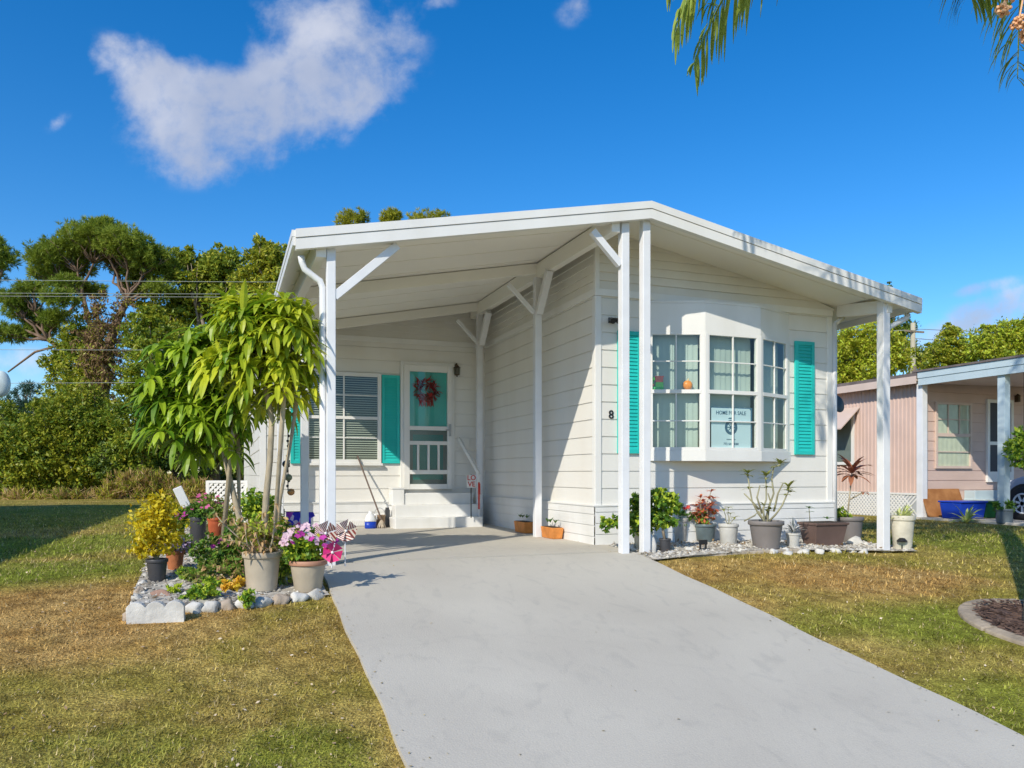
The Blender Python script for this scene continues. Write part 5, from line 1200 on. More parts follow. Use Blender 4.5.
# ---------------------------------------------------------------- woods behind
L_W1 = leaf_mat('wood_leaf_olive', (.10, .13, .010), (.36, .33, .03), .45, .35)  # broad noise patches put crown highlights and dark gaps into the leaf colours
L_W2 = leaf_mat('wood_leaf_green', (.05, .10, .012), (.22, .26, .022), .45, .35)
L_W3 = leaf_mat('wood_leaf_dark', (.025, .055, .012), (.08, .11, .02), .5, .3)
L_PINE = leaf_mat('pine_needle', (.07, .12, .012), (.22, .25, .03), .35, .35, .6)
L_PINE2 = leaf_mat('pine_needle_blue', (.015, .045, .035), (.05, .09, .05), .35, .3, .6)
L_STRAW = leaf_mat('straw', (.22, .14, .055), (.42, .29, .13), 1.0, .3, .8)
def bl(u, v, k, ru, rv, dep=.9): c = atD(u, v, k); return (tuple(c), ru*k/F, ru*k/F*dep, rv*k/F)
def tree(name, label, base, k, blobs, n, size, mats, bark=BARK, tr=.12, forks=None, group=None, kind='leaf', cat='tree', **kw):
    b0 = atD(*base, k); b0.z = H(b0.x, b0.y)-.05; t = thing(name, b0, label, cat, group); B_ = [bl(u, v, k+dd, ru, rv) for u, v, ru, rv, dd in blobs]
    m = MB(); lo = min(b[0][2]-b[3]*.6 for b in B_); cen = Vector(np.mean([b[0] for b in B_], axis=0)); fk = forks or b0.lerp(Vector((cen.x, cen.y, max(lo, b0.z+.5))), .75)
    m.tube(bent(b0, fk, 5, .03), [tr*(1-.09*i) for i in range(6)], 9)
    for b in B_: 
        c = Vector(b[0]); P = bent(fk, c, 5, .08); m.tube(P, [tr*.5*(1-.16*i) for i in range(6)], 7)
        for _ in range(3): d = Vector(unit(rng.normal(size=(1, 3)))[0]); m.tube(bent(P[3], c+Vector((d.x*b[1], d.y*b[2], abs(d.z)*b[3]))*.8, 3, .06), [tr*.2, tr*.14, tr*.1, tr*.05], 5)
    m.build('trunk', bark, t, smooth=True)
    if kind == 'leaf': cloud('crown', B_, n, size, mats, t, **kw)
    else: tufts('crown', B_, n, size, mats, t, **kw)
    return t, b0
L_VINE = leaf_mat('dead_vine', (.13, .075, .035), (.34, .22, .11), 1.5, .2, .9)
# the great pine: built limb by limb
k = 31; b0 = atD(103, 500, k); b0.z = H(b0.x, b0.y)-.05
t = thing('pine_tree', b0, 'tall spreading pine with an umbrella crown and vine clad trunk behind the left lawn', 'tree')
TOP = [(95, 237, 32, 13, 0), (68, 250, 24, 13, .5), (125, 243, 28, 13, -.4), (150, 257, 24, 13, 0), (45, 258, 18, 14, 0), (168, 272, 16, 11, .5), (118, 262, 22, 9, 1.5), (78, 268, 18, 7, 1.2), (52, 276, 22, 9, .6), (160, 290, 16, 8, 0), (32, 290, 16, 9, 0), (60, 298, 18, 8, -1), (26, 312, 20, 9, .5), (55, 318, 14, 8, 0), (14, 300, 14, 9, 0), (105, 228, 20, 8, 0), (10, 333, 18, 9, 0), (40, 330, 18, 9, .8), (68, 283, 16, 8, 0), (140, 272, 18, 8, .8), (90, 290, 16, 7, 1), (105, 250, 24, 9, 1), (135, 285, 14, 6, 1.4)]
B_ = [bl(u, v, k+dd, ru, rv) for u, v, ru, rv, dd in TOP]; m = MB()
tk = [b0, atD(104, 450, k), atD(103, 400, k), atD(106, 360, k), atD(115, 325, k), atD(127, 300, k)]; m.tube(tk, [.27, .25, .23, .20, .16, .12], 12)
tk2 = [atD(104, 375, k), atD(97, 345, k), atD(88, 318, k), atD(83, 297, k)]; m.tube(tk2, [.15, .13, .10, .08], 10)
low = [atD(101, 385, k), atD(75, 358, k), atD(48, 340, k), atD(25, 330, k)]; m.tube(low, [.12, .09, .07, .04], 8)
low2 = [atD(90, 365, k), atD(60, 345, k), atD(35, 352, k), atD(8, 372, k)]; m.tube(low2, [.08, .06, .045, .03], 8)
for i, b in enumerate(B_):
    c = Vector(b[0]); src = tk[-1] if c.x > tk2[-1].x+.6 else tk2[-1]
    if i in (10, 12, 13, 14, 16): src = low[2]
    P = bent(src, c+Vector((0, 0, -b[3]*.4)), 5, .07); m.tube(P, [.065, .055, .045, .038, .03, .02], 7)
    for _ in range(10): d = Vector(unit(rng.normal(size=(1, 3)))[0]); m.tube(bent(P[3], c+Vector((d.x*b[1], d.y*b[2], d.z*b[3]))*.95, 4, .1), [.03, .024, .018, .012, .008], 5)
m.build('trunk', BARK_R, t, smooth=True); tufts('crown', B_, 120000, .21, L_PINE, t, per=22, aspect=.12)
cloud('vines', [bl(108, 350, k-1.6, 20, 48), bl(122, 318, k-1.2, 13, 28), bl(98, 312, k-1.2, 14, 24), bl(92, 345, k-1.6, 18, 30), bl(102, 395, k-1.6, 24, 26)], 9000, .15, [L_VINE, L_VINE, L_VINE, L_W1, L_VINE], t, clump=.22, per=30, droop=1.2, aspect=.3)
for lab, uu, bs, nn, ms in [
    ('leafy tree growing up against the left side of the big pine trunk', 80, [(78, 335, 22, 24, 1), (88, 372, 30, 28, .5), (62, 362, 20, 20, 1), (98, 350, 16, 30, 1), (70, 395, 26, 20, 0)], 11000, [0, 1]),
    ('tall leafy tree filling the gap right of the big pine trunk', 150, [(140, 300, 14, 14, 2), (160, 318, 22, 22, 2), (182, 325, 22, 26, 2), (150, 350, 22, 26, 1.5), (175, 365, 26, 26, 1.5)], 11000, [0, 1]),
    ('dense green tree at the left edge below the small pine crown', 12, [(5, 425, 24, 22, 0), (30, 428, 24, 18, 1), (-15, 415, 24, 26, 1), (48, 415, 20, 18, 1)], 7500, [0, 1])]:
    tree('leafy_tree', lab, (uu, 500), 30, bs, int(nn*1.5), .14, [(L_W1, L_W2)[i] for i in ms], BARK, .12, per=24, clump=.24)
def P_(*a, **kw): return tree(*a, **kw)
P_('pine_tree', 'part of a pine crown at the left edge of the photo', (-40, 500), 33, [(2, 258, 14, 11, 0), (-18, 270, 22, 14, 0), (-8, 245, 14, 9, 0), (-30, 250, 20, 13, 0)], 14000, .25, L_PINE, BARK_R, .25, kind='tuft', aspect=.12)
P_('pine_tree', 'small bluish pine seen low between the big pine and the left edge', (22, 500), 55, [(28, 392, 14, 7, 0), (14, 404, 14, 8, 0), (34, 408, 14, 8, 0), (22, 420, 16, 9, 0), (4, 414, 10, 8, 0)], 6000, .42, L_PINE2, BARK, .2, kind='tuft', aspect=.09)
P_('oak_tree', 'broad olive green tree directly right of the big pine', (205, 500), 32, [(200, 275, 24, 22, 0), (225, 268, 24, 20, 0), (195, 305, 26, 20, .5), (185, 258, 16, 10, 0), (232, 300, 24, 22, 0)], 22000, .17, [L_W1, L_W2, L_PINE], BARK, .22)
P_('oak_tree', 'tall feathery olive tree just behind the carport roof edge', (262, 500), 30, [(264, 258, 20, 18, 0), (280, 262, 20, 16, 0), (255, 285, 24, 22, 0), (282, 295, 24, 26, 0), (262, 243, 10, 7, 0), (300, 270, 14, 16, 1)], 20000, .15, [L_W1, L_W1, L_W2], BARK, .2)
P_('oak_tree', 'dark green tree below the feathery tree behind the umbrella trees', (215, 500), 28, [(205, 350, 28, 24, 0), (240, 345, 30, 30, 0), (180, 375, 26, 26, 0), (270, 350, 24, 34, 0)], 18000, .15, [L_W3, L_W2, L_W3], BARK, .2)
for i, (lab, u, bs, n, ms) in enumerate([
    ('dense olive green bush at the left edge of the wood', 10, [(8, 445, 30, 28, 0), (-20, 450, 30, 36, 0), (25, 468, 26, 26, 0)], 8500, [L_W1, L_W2]),
    ('yellowish green bush right of the leftmost bush in the wood', 48, [(50, 430, 26, 30, 0), (60, 462, 30, 32, 0), (36, 462, 22, 28, 0)], 8500, [L_W1, L_W1, L_W2]),
    ('tall leafy bush in front of the big pine trunk', 90, [(85, 412, 26, 30, 0), (100, 430, 26, 30, 0), (92, 462, 32, 30, 0)], 9000, [L_W2, L_W1]),
    ('vine covered bush right of the big pine trunk', 135, [(138, 372, 22, 34, 0), (142, 335, 18, 30, 1), (152, 318, 14, 18, 1), (168, 345, 18, 26, 1), (130, 410, 26, 30, 0), (150, 400, 22, 34, 0), (140, 445, 28, 26, 0)], 10000, [L_W1, L_W2, L_W2]),
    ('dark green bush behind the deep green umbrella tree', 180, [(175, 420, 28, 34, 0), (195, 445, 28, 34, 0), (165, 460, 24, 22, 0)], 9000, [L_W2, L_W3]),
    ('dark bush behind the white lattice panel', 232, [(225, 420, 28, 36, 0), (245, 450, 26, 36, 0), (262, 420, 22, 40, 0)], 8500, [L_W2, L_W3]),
    ('low dark undergrowth bush beneath the leaning pine limb', 120, [(115, 462, 22, 20, .6), (145, 470, 20, 18, .6)], 4500, [L_W3, L_W2])]):
    P_('bush', lab, (u, 500), 26.5+.6*(i % 3), bs, int(n*1.5), .14, ms, BARK, .08, cat='bush', group='bushes at the edge of the wood', per=22, clump=.24)
# dry grass fringe below the wood
cl = [bl(u, v, 26, ru, rv, .5) for u, v, ru, rv in ((110, 490, 16, 9), (140, 484, 22, 14), (165, 488, 18, 12), (125, 478, 16, 8), (70, 495, 26, 6), (20, 496, 30, 5), (195, 490, 20, 10), (150, 476, 14, 8))]
tag(cloud('dry_undergrowth', cl, 9000, .26, [L_STRAW, L_W1, L_DRY, L_W1, L_W2, L_STRAW], None, clump=.35, per=30, droop=-1.2, aspect=.09), kind='stuff')
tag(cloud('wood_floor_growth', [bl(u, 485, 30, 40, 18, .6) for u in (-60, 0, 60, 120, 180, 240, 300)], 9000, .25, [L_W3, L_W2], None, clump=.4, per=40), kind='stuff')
tag(cloud('far_treeline', [bl(u, v, 75, 40, 30, .5) for u, v in ((-120, 420), (-60, 425), (60, 430), (130, 440), (200, 430), (270, 430), (350, 420), (430, 430))], 16000, .6, [L_W3, L_W2, L_W1], None, clump=.35, per=40), kind='stuff')
# treetops showing above the roof
for lab, u, ru, rv in (('left one of three treetops showing above the carport roof', 352, 15, 9), ('smallest middle one of three treetops showing above the carport roof', 391, 10, 9), ('widest right one of three treetops showing above the carport roof', 429, 20, 8)):
    P_('treetop', lab, (u, 480), 46, [(u, 219, ru, rv, 0), (u+ru*.5, 217, ru*.6, rv*.8, 0), (u-ru*.4, 222, ru*.6, rv, 0), (u, 236, ru*1.3, 10, 0), (u-ru*.5, 256, ru*1.3, 14, 0), (u+ru*.5, 280, ru*1.2, 16, 0)], 15000, .26, L_W1, BARK, .2, kind='tuft', per=20, aspect=.13, group='treetops above the roof')
# right side trees
for lab, u, k, bs, n, ms in [
    ('dense yellow green tree seen between the house and its right roof post', 850, 36, [(845, 350, 28, 22, 0), (870, 342, 28, 22, 0), (890, 355, 24, 20, 0), (835, 370, 20, 20, 0), (865, 375, 30, 18, 0)], 13000, [L_LIME, L_W1, L_W1]),
    ('slim dark tree rising above the right end of the roof', 884, 48, [(885, 292, 6, 12, 0), (884, 310, 14, 12, 0), (872, 318, 14, 10, 0), (900, 330, 16, 16, 0)], 5000, [L_W2, L_W3]),
    ('feathery green tree right of the utility pole', 952, 40, [(950, 345, 16, 16, 0), (938, 358, 16, 14, 0), (962, 358, 18, 14, 0), (950, 330, 8, 9, 0)], 7000, [L_W2, L_W1]),
    ('broad light green tree at the right edge above the pink roof', 1000, 38, [(985, 345, 22, 18, 0), (1010, 338, 24, 18, 0), (1035, 340, 26, 24, 0), (1000, 358, 30, 14, 0), (1025, 322, 12, 9, 0), (990, 330, 9, 8, 0)], 12000, [L_LIME, L_W1, L_W2]),
    ('low dull green tree left of the utility pole', 905, 46, [(905, 352, 16, 14, 0), (920, 362, 18, 10, 0), (930, 352, 10, 10, 0)], 5000, [L_W2, L_W1])]:
    P_('tree', lab, (u, 490), k, bs, int(n*1.6), .155, ms, BARK, .15, group='trees behind the pink house', per=36)
# utility pole and wires
g0 = atD(913, 480, 44); t = thing('utility_pole', (g0.x, g0.y, H(g0.x, g0.y)), 'pale wooden utility pole standing beyond the pink house roof', 'utility pole')
tz = atD(913, 323, 44).z; MB().tube([(g0.x, g0.y, -.2), (g0.x, g0.y, tz)], [.17, .13], 10).build('pole', mat('pale_pole_wood', (.42, .38, .27), .85, .15, 5, .3, 20, stretch=(1, 1, .1)), t, smooth=True)
MB().bar((g0.x-.7, g0.y-.1, tz-.5), (g0.x+.7, g0.y-.1, tz-.5), .09, .1).box(g0.x-.28, g0.x-.12, g0.y-.35, g0.y-.15, tz-3.2, tz-2.5).build('crossarm', BARK, t)
def wire(label, A, B_, sag, r_=.008):
    P = [A.lerp(B_, i/24)+Vector((0, 0, -sag*4*(i/24)*(1-i/24))) for i in range(25)]; o = MB().tube(P, r_, 5).build('power_line', mat('aluminium_wire', (.30, .32, .28), .6), smooth=True); recenter(o); tag(o, label, 'power line', 'power lines')
for lab, v0_, v1_ in (('topmost power line crossing in front of the pine crown', 276.5, 283), ('second power line from the top crossing in front of the pine', 290.5, 294), ('third power line just below the second across the pine', 293.5, 297), ('low power line crossing in front of the pine trunk', 348, 349), ('lowest power line crossing the dark bushes on the left', 384, 378)):
    wire(lab, atD(-330, v0_, 25), atD(620, v1_, 25), .05)
for lab, dv in (('upper power line leaving the right utility pole', -4), ('lower power line leaving the right utility pole', 14)):
    wire(lab, Vector((g0.x, g0.y, tz-.45-dv*.03)), atD(1150, 330+dv, 60), .3, .02); 
wire('power line running from the right utility pole back behind the white house', Vector((g0.x-.6, g0.y, tz-.45)), atD(600, 330, 70), .4, .02)
# street lamp at the left edge
k = 20; a = atD(4, 384, k); t = thing('street_lamp', (a.x-2.2, a.y-.8, 0), 'pale street lamp head reaching in at the left edge of the photo', 'street lamp')
MB().tube([(a.x-2.2, a.y-.8, -.1), (a.x-2.2, a.y-.8, a.z-.1), (a.x-1.8, a.y-.65, a.z+.25), (a.x-.3, a.y-.1, a.z+.05)], [.08, .06, .05, .04], 10).build('pole', GREYM, t, smooth=True)
MB().ball((a.x-.06, a.y, a.z), .36, 16, sx=.6, sy=.4, sz=.95).build('lamp_head', mat('frosted_lamp', (.55, .62, .60), .5), t, smooth=True)

# ---------------------------------------------------------------- pink neighbour to the right
PINK = mat('pink_siding', (.62, .46, .39), .6, .05, 2); PINKT = mat('pink_trim', (.64, .50, .42), .5, .04, 3); BLUEW = mat('blue_white_trim', (.50, .60, .63), .45, .05, 3)
NX, NY = 13.2, 11.7; gz = -.11
t = thing('pink_house', (NX+3, NY+4, gz), 'pink single storey home with a blue white front porch on the right', 'house')
b = MB(); zt = 2.80; n = 60; y1 = NY+13
vs_ = []; nn = int((y1-NY)/.1)
for i in range(nn+1):
    y = NY+(y1-NY)*i/nn
    for o, yy in ((0, y), (0, y+.06), (-.018, y+.07), (-.018, y+.09)): vs_ += [(NX+o, yy, .38), (NX+o, yy, zt)]
b.add(vs_, [(2*i, 2*i+2, 2*i+3, 2*i+1) for i in range(len(vs_)//2-1)]); b.build('side_wall', PINK, t)
b = MB(); lap(b, (NX, NY), (NX+6.5, NY), .25, zt, .2); lap(b, (NX+6.5, NY), (NX+6.5, y1), .25, zt, .2); lap(b, (NX+6.5, y1), (NX, y1), .25, zt, .2); b.build('front_wall', PINK, t)
b = MB(); b.box(NX-.02, NX+6.52, NY-.012, NY+.03, gz-.05, .25); b.build('skirting', PINKT, t)
b = MB(); b.box(NX-.01, NX+.01, NY+.02, y1, gz-.05, .38); b.build('skirting_backing', mat('grey_backing_board', (.42, .44, .46), .8), t)  # plain grey board behind the lattice
b = MB()
for i in range(int(13/.09)):
    y = NY+.02+i*.09
    for s_ in (-1, 1): b.bar((NX-.016-.004*(s_ > 0), y+(.0 if s_ > 0 else .48), gz), (NX-.016-.004*(s_ > 0), y+(.48 if s_ > 0 else 0), gz+.48), .03, .004, (1, 0, 0))
b.box(NX-.03, NX-.0105, NY, y1, .36, .40); b.build('lattice_skirt', W_TRIM, t)
b = MB(); b.poly([(NX-.25, NY-.1, 2.82), (NX+3.2, NY-.1, 3.3), (NX+6.8, NY-.1, 2.85), (NX+6.8, NY-.1, 2.72), (NX+3.2, NY-.1, 3.17), (NX-.25, NY-.1, 2.70)], (0, 13.4, 0)); b.build('roof', mat('tar_roof', (.16, .13, .12), .85, .2, 5, .3, 30), t)
b = MB(); b.box(NX-.27, NX-.251, NY-.1, y1, 2.60, 2.75).box(NX-.251, NX+.0, NY-.09, y1, 2.66, 2.69); b.build('eave_board', PINKT, t)
# front porch roof, posts
fy = 9.35
b = MB(); b.poly([(NX-.18, fy, 2.60), (NX+6.8, fy, 2.72), (NX+6.8, fy, 2.82), (NX-.18, fy, 2.70)], (0, NY-.12-fy, 0)); b.build('porch_roof', PINKT, t)
b = MB(); b.box(NX-.22, NX-.181, fy-.02, NY-.11, 2.56, 2.80).box(NX-.22, NX+6.8, fy-.06, fy-.021, 2.56, 2.80).box(NX-.235, NX-.22, fy-.02, NY-.11, 2.70, 2.82); b.build('porch_fascia', BLUEW, t)
b = MB(); b.box(NX-.26, NX+6.85, fy-.1, NY, 2.824, 2.86); b.build('porch_roof_edge', MATS['tar_roof'], t)
for x, y in ((NX-.10, 9.87), (NX-.08, NY-.08), (NX+3.3, 9.87), (NX+6.6, 9.87)): MB().box(x-.07, x+.07, y-.07, y+.07, gz-.05, 2.6).build('porch_post', BLUEW if y < 11 else W_POST, t, bevel=.005)
MB().box(NX-.2, NX+6.8, fy-.1, NY-.012, gz-.1, gz+.04).build('porch_slab', CONC, t, bevel=.01)
def nwin(u0, v0, u1, v1):
    M, w_, h_ = rect(NY, u0, v0, u1, v1, .014); m = MB(); m.M = M; f_ = .05
    m.box(0, w_, -.04, 0, 0, f_).box(0, w_, -.04, 0, h_-f_, h_).box(0, f_, -.041, 0, f_, h_-f_).box(w_-f_, w_, -.041, 0, f_, h_-f_).box(f_, w_-f_, -.035, -.01, h_*.48, h_*.53)
    for q in (.35, .66): m.box(w_*q-.01, w_*q+.01, -.03, -.012, h_*.53, h_-f_)
    for q in (.25, .74): m.box(f_, w_-f_, -.029, -.013, h_*q-.01, h_*q+.01)
    o = m.build('window', PINKT, t); m = MB(); m.M = M; m.quad((f_, -.012, f_), (w_-f_, -.012, f_), (w_-f_, -.012, h_-f_), (f_, -.012, h_-f_)); m.build('pane', GLASS, o)
    m = MB(); m.M = M
    for k_ in range(14): xa, xb = f_+(w_-2*f_)*k_/14, f_+(w_-2*f_)*(k_+1)/14; m.quad((xa, -.006+.004*(k_ % 2), f_), (xb, -.006+.004*((k_+1) % 2), f_), (xb, -.006+.004*((k_+1) % 2), h_-f_), (xa, -.006+.004*(k_ % 2), h_-f_))
    m.build('curtain', mat('cream_curtain', (.62, .60, .48), .9, .06), o)
nwin(934, 402.5, 970, 468.5)
M, w_, h_ = rect(NY, 985, 400, 1011, 482); m = MB(); m.M = M; f_ = .07
m.box(0, f_, -.05, 0, 0, h_).box(w_-f_, w_, -.05, 0, 0, h_).box(f_, w_-f_, -.051, 0, h_-f_, h_).box(f_, w_-f_, -.051, 0, 0, .22).box(f_, w_-f_, -.045, -.005, h_*.45, h_*.49); dr = m.build('screen_door', W_TRIM, t)
m = MB(); m.M = M; m.box(f_, w_-f_, -.02, -.002, .22, h_-f_); m.build('screen', mat('dark_screen', (.05, .055, .07), .6), dr)
p = atY(1015, 399, NY); MB().box(p.x-.03, p.x+.03, NY-.10, NY-.012, p.z-.07, p.z+.06).lathe([(.06, .06), (.0, .11)], (p.x, NY-.06, p.z), 6).build('wall_lantern', BRONZE, t)
# side window with awning
b = MB(); y0, y1 = 13.3, 15.3; b.box(NX-.05, NX-.019, y0+.15, y1-.1, 1.0, 2.15); sw = b.build('side_window', W_TRIM, t); MB().box(NX-.056, NX-.051, y0+.22, y1-.17, 1.07, 2.08).build('pane', mat('green_grey_glass', (.16, .2, .18), .15), sw)
b = MB(); b.add([(NX-.02, y0, 2.28), (NX-.02, y1, 2.28), (NX-.55, y1, 1.80), (NX-.55, y0, 1.80), (NX-.02, y0, 2.25), (NX-.02, y1, 2.25), (NX-.55, y1, 1.77), (NX-.55, y0, 1.77)], [(0, 1, 2, 3), (7, 6, 5, 4), (0, 3, 7, 4), (1, 5, 6, 2), (3, 2, 6, 7), (0, 4, 5, 1)]); b.build('awning', PINKT, t)
# steps of the pink house
a = atY(973, 515, 11.1).x+.45; st = thing('entry_steps', (a+.5, 11.3, gz), 'pale blue grey steps below the door of the pink house', 'steps')
for i in range(3): MB().box(a-.02+i*.02, a+1.35, 10.95+i*.24, NY-.02, gz+.05, gz+.05+.17*(i+1)).build('tread', BLUEW, st, bevel=.01)
# things on its porch
a, b_ = atY(927.5, 517, 11.45), atY(962, 489, 11.55); m = MB(); m.poly([(a.x, 11.42, gz+.05), (b_.x, 11.42, gz+.05), (b_.x, 11.62, b_.z), (a.x, 11.62, b_.z)], (0, .02, .006)); o = m.build('plywood_board', mat('rusty_plywood', (.30, .12, .035), .8, .3, 5, .2, 20, col2=(.44, .20, .07))); recenter(o); tag(o, 'rusty brown plywood board leaning under the pink house window', 'board')
def tub(u0, u1, v0, v1, y, m_, lab):
    a, b_ = atY(u0, v0, y), atY(u1, v1, y); w2 = (b_.x-a.x)/2; t2 = thing('storage_tub', ((a.x+b_.x)/2, y+.25, gz+.045), lab, 'tub'); b = MB(); h = b_.z-gz-.045; frus(b, w2*.88, .20, w2*.97, .235, 0, h*.9); b.build('tub', m_, t2, bevel=.02, local=True); b = MB(); frus(b, w2, .26, w2, .26, h*.9, h); b.build('rim', m_, t2, bevel=.012, local=True)
tub(961, 988, 518, 501, 10.65, BLUE_PL, 'blue plastic storage tub on the pink house porch'); tub(987, 999, 518, 501, 10.7, GREEN_PL, 'dark green plastic tub right of the blue tub')
gq = G(966, 523); t3 = thing('bromeliad', gq, 'spiky plant with yellow and red leaves in front of the blue tub', 'plant'); b = MB()
for kk in range(26): a = random.uniform(0, 6.28); e = random.uniform(.1, 1.3); b.leaf(gq, (math.cos(a)*math.cos(e), math.sin(a)*math.cos(e), math.sin(e)), random.uniform(.25, .45), .05, .7, 4)
b.build('foliage', leaf_mat('spiky_leaf', (.14, .25, .10), (.55, .42, .10), 6, .3), t3)
t3, p, r, s = pot('potted_plant', 'slate grey pot with green plant at the foot of the pink house porch post', 1004.5, 525, 510, 16, 14, mat('slate_pot', (.10, .13, .15), .5, .2, 6)); bush(t3, at(p, s, 0, 3), 9*s, 8*s, 6*s, 260, .10, [L_DEEP, L_GREEN], per=8)
c = atD(1024, 447, 13.4); t3 = thing('hanging_plant', (c.x, c.y, c.z-.3), 'round yellow green plant hanging at the right edge under the pink house porch', 'hanging plant'); cloud('foliage', [((c.x, c.y, c.z), .27, .27, .36)], 900, .09, [L_LIME, L_GREEN], t3, per=10); MB().lathe([(.06, -.38), (.15, -.22)], c, 14).build('basket', DGREY, t3); MB().tube([(c.x, c.y, c.z), (c.x, c.y, 2.6)], .006, 5).build('chain', BLACK, t3)
# satellite dish on the white house's right wall
q = atY(838.0, 404, 8.02); t3 = thing('satellite_dish', (XWR+.2, q.y, q.z-.3), 'dark grey satellite dish fixed beside the right corner of the white house', 'satellite dish'); M = Matrix.Translation(q) @ Vector((-.05, -.95, .28)).to_track_quat('Z', 'Y').to_matrix().to_4x4()
b = MB(); b.M = M; b.lathe([(.0, -.030), (.06, -.024), (.118, 0), (.118, .006), (.0, -.020)], (0, 0, 0), 28, sx=.78, sy=1.0); b.build('dish', mat('dish_grey', (.07, .095, .115), .5, .1), t3, smooth=True)
MB().tube([(q.x, q.y+.03, q.z), (q.x-.02, q.y+.08, q.z-.06), (XWR+.02, q.y+.1, q.z-.12)], .015, 8).build('bracket', GREYM, t3)

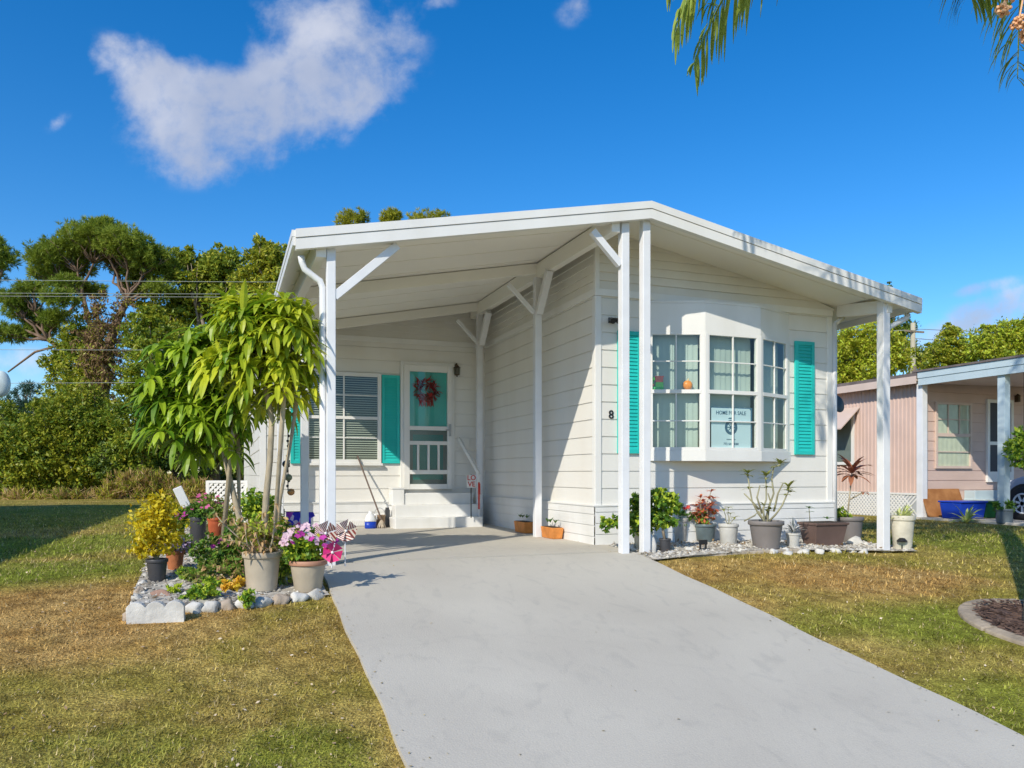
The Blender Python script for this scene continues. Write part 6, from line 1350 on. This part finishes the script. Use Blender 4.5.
# ---------------------------------------------------------------- car under the pink house porch, nose to the wall
def car():
    x0, yn = NX+.75, 10.66; t = thing('parked_car', (x0+.85, yn-2.0, gz+.04), 'silver blue hatchback parked under the pink house porch', 'car'); CARP = mat('silver_blue_paint', (.36, .42, .55), .25, .03, 2, metal=.35, spec=.6)
    prof = [(0, .32, .60), (.02, .50, .80), (.18, .72, .86), (.55, .86, .87), (1.05, .96, .87), (1.55, 1.38, .72), (2.0, 1.50, .68), (2.9, 1.50, .68), (3.55, 1.32, .70), (3.9, .95, .84), (4.0, .55, .82)]   # distance from nose, height, half width
    b = MB(); rows = []
    for d, h, hw in prof:
        lowz = .20
        rows.append([(-.86 if .0 < d < 3.95 else -.78, lowz), (-.88 if .1 < d < 3.95 else -.8, min(.55, h)), (-.86 if .1 < d < 3.95 else -.78, min(.86, h)), (-hw, h-.02), (-hw*.6, h), (0, h+.01), (hw*.6, h), (hw, h-.02), (.86 if .1 < d < 3.95 else .78, min(.86, h)), (.88 if .1 < d < 3.95 else .8, min(.55, h)), (.86 if .0 < d < 3.95 else .78, lowz)])
    base = Vector((x0+.88, yn, gz+.04)); n = 11; V = []
    for (d, h, hw), rw in zip(prof, rows): V += [base+Vector((x, -d, z)) for x, z in rw]
    Fs = [(i*n+k, (i+1)*n+k, (i+1)*n+k+1, i*n+k+1) for i in range(len(prof)-1) for k in range(n-1)]+[(i*n+n-1, (i+1)*n+n-1, (i+1)*n, i*n) for i in range(len(prof)-1)]+[tuple(range(n)), tuple(range(len(V)-1, len(V)-1-n, -1))]
    b.add(V, Fs); o = b.build('body', CARP, t, smooth=True); sm = o.modifiers.new('s', 'SUBSURF'); sm.levels = sm.render_levels = 2
    GL = mat('car_glass', (.02, .025, .03), .08, spec=.7)
    for s_ in (-1, 1):
        b = MB(); X = base.x+s_*.80; b.poly([(X, yn-1.25, base.z+.98), (X, yn-3.4, base.z+.98), (X-s_*.09, yn-3.2, base.z+1.30), (X-s_*.10, yn-1.65, base.z+1.32)], (s_*.035, 0, 0)); b.build('side_window', GL, t)
        b = MB(); b.ball(base+Vector((s_*.72, -.22, .68)), .16, 14, sx=.75, sy=1.5, sz=.42); b.build('headlight', mat('headlight_lens', (.75, .78, .8), .1, spec=.7), t, smooth=True)
        for d in (.56, 3.2):
            c = base+Vector((s_*.835, -d, .31)); w_ = MB(); M = Matrix.Translation(c) @ Matrix.Rotation(R(90), 4, 'Y'); w_.M = M
            w_.lathe([(.19, -.1), (.29, -.11), (.31, -.07), (.31, .07), (.29, .11), (.19, .1)], (0, 0, 0), 28); wo = w_.build('wheel', mat('tyre_rubber', (.02, .02, .022), .8), t, smooth=True)
            w_ = MB(); w_.M = M; zz = s_*.112; w_.lathe([(.0, zz), (.05, zz)], (0, 0, 0), 16).tube([(.18*math.cos(2*math.pi*q_/24), .18*math.sin(2*math.pi*q_/24), zz-s_*.012) for q_ in range(25)], .018, 6)
            for k in range(7): a = 2*math.pi*k/7; w_.bar((.04*math.cos(a), .04*math.sin(a), zz), (.18*math.cos(a), .18*math.sin(a), zz-s_*.01), .035, .02, (0, 0, 1))
            w_.build('rim', mat('alloy', (.72, .74, .76), .35, metal=.2), wo)
            w_ = MB(); w_.M = M; w_.lathe([(.0, zz-s_*.045), (.19, zz-s_*.045)], (0, 0, 0), 24); w_.build('wheel_well', BLACK, wo)
            w_ = MB(); w_.M = Matrix.Translation(base+Vector((s_*.875, -d, .31))) @ Matrix.Rotation(R(90), 4, 'Y'); w_.lathe([(.31, -.006), (.37, -.006), (.37, .006), (.31, .006)], (0, 0, 0), 28); w_.build('wheel_arch', BLACK, t)
    b = MB(); b.poly([base+Vector((-.62, -1.10, 1.0)), base+Vector((.62, -1.10, 1.0)), base+Vector((.56, -1.5, 1.35)), base+Vector((-.56, -1.5, 1.35))], (0, .02, .03)); b.build('windscreen', GL, t)
car()

# ---------------------------------------------------------------- unseen white home, added and sized to throw the left lawn's shade
t = thing('lawn_shade_house', (-9, 13, -.1), 'unseen white single storey home with a low gable roof, added to shade the left lawn', 'house')
x1, x0, ya, yb = -6.25, -11.5, 4.2, 19.8
b = MB(); lap(b, (x1, ya), (x1, yb), -.5, 3.35, .2); lap(b, (x1, yb), (x0, yb), -.15, 3.35, .2); lap(b, (x0, yb), (x0, ya), -.5, 3.35, .2); lap(b, (x0, ya), (x1, ya), -.6, 3.35, .2); b.build('wall', W_SIDING, t)
xm = (x0+x1)/2; b = MB(); b.poly([(x0-.4, ya-.4, 3.42), (xm, ya-.4, 4.4), (x1+.4, ya-.4, 3.42), (x1+.4, ya-.4, 3.30), (xm, ya-.4, 4.25), (x0-.4, ya-.4, 3.30)], (0, yb-ya+.8, 0)); b.build('roof', mat('grey_shingle', (.22, .21, .2), .9, .2, 6, .3, 30), t)
for y in (5, 8, 12, 16):
    o = MB().box(x1, x1+.05, y, y+1.2, 1.0, 2.2).build('window', W_TRIM, t); MB().box(x1+.051, x1+.055, y+.08, y+1.12, 1.08, 2.12).build('pane', mat('dark_pane', (.05, .06, .07), .1), o)
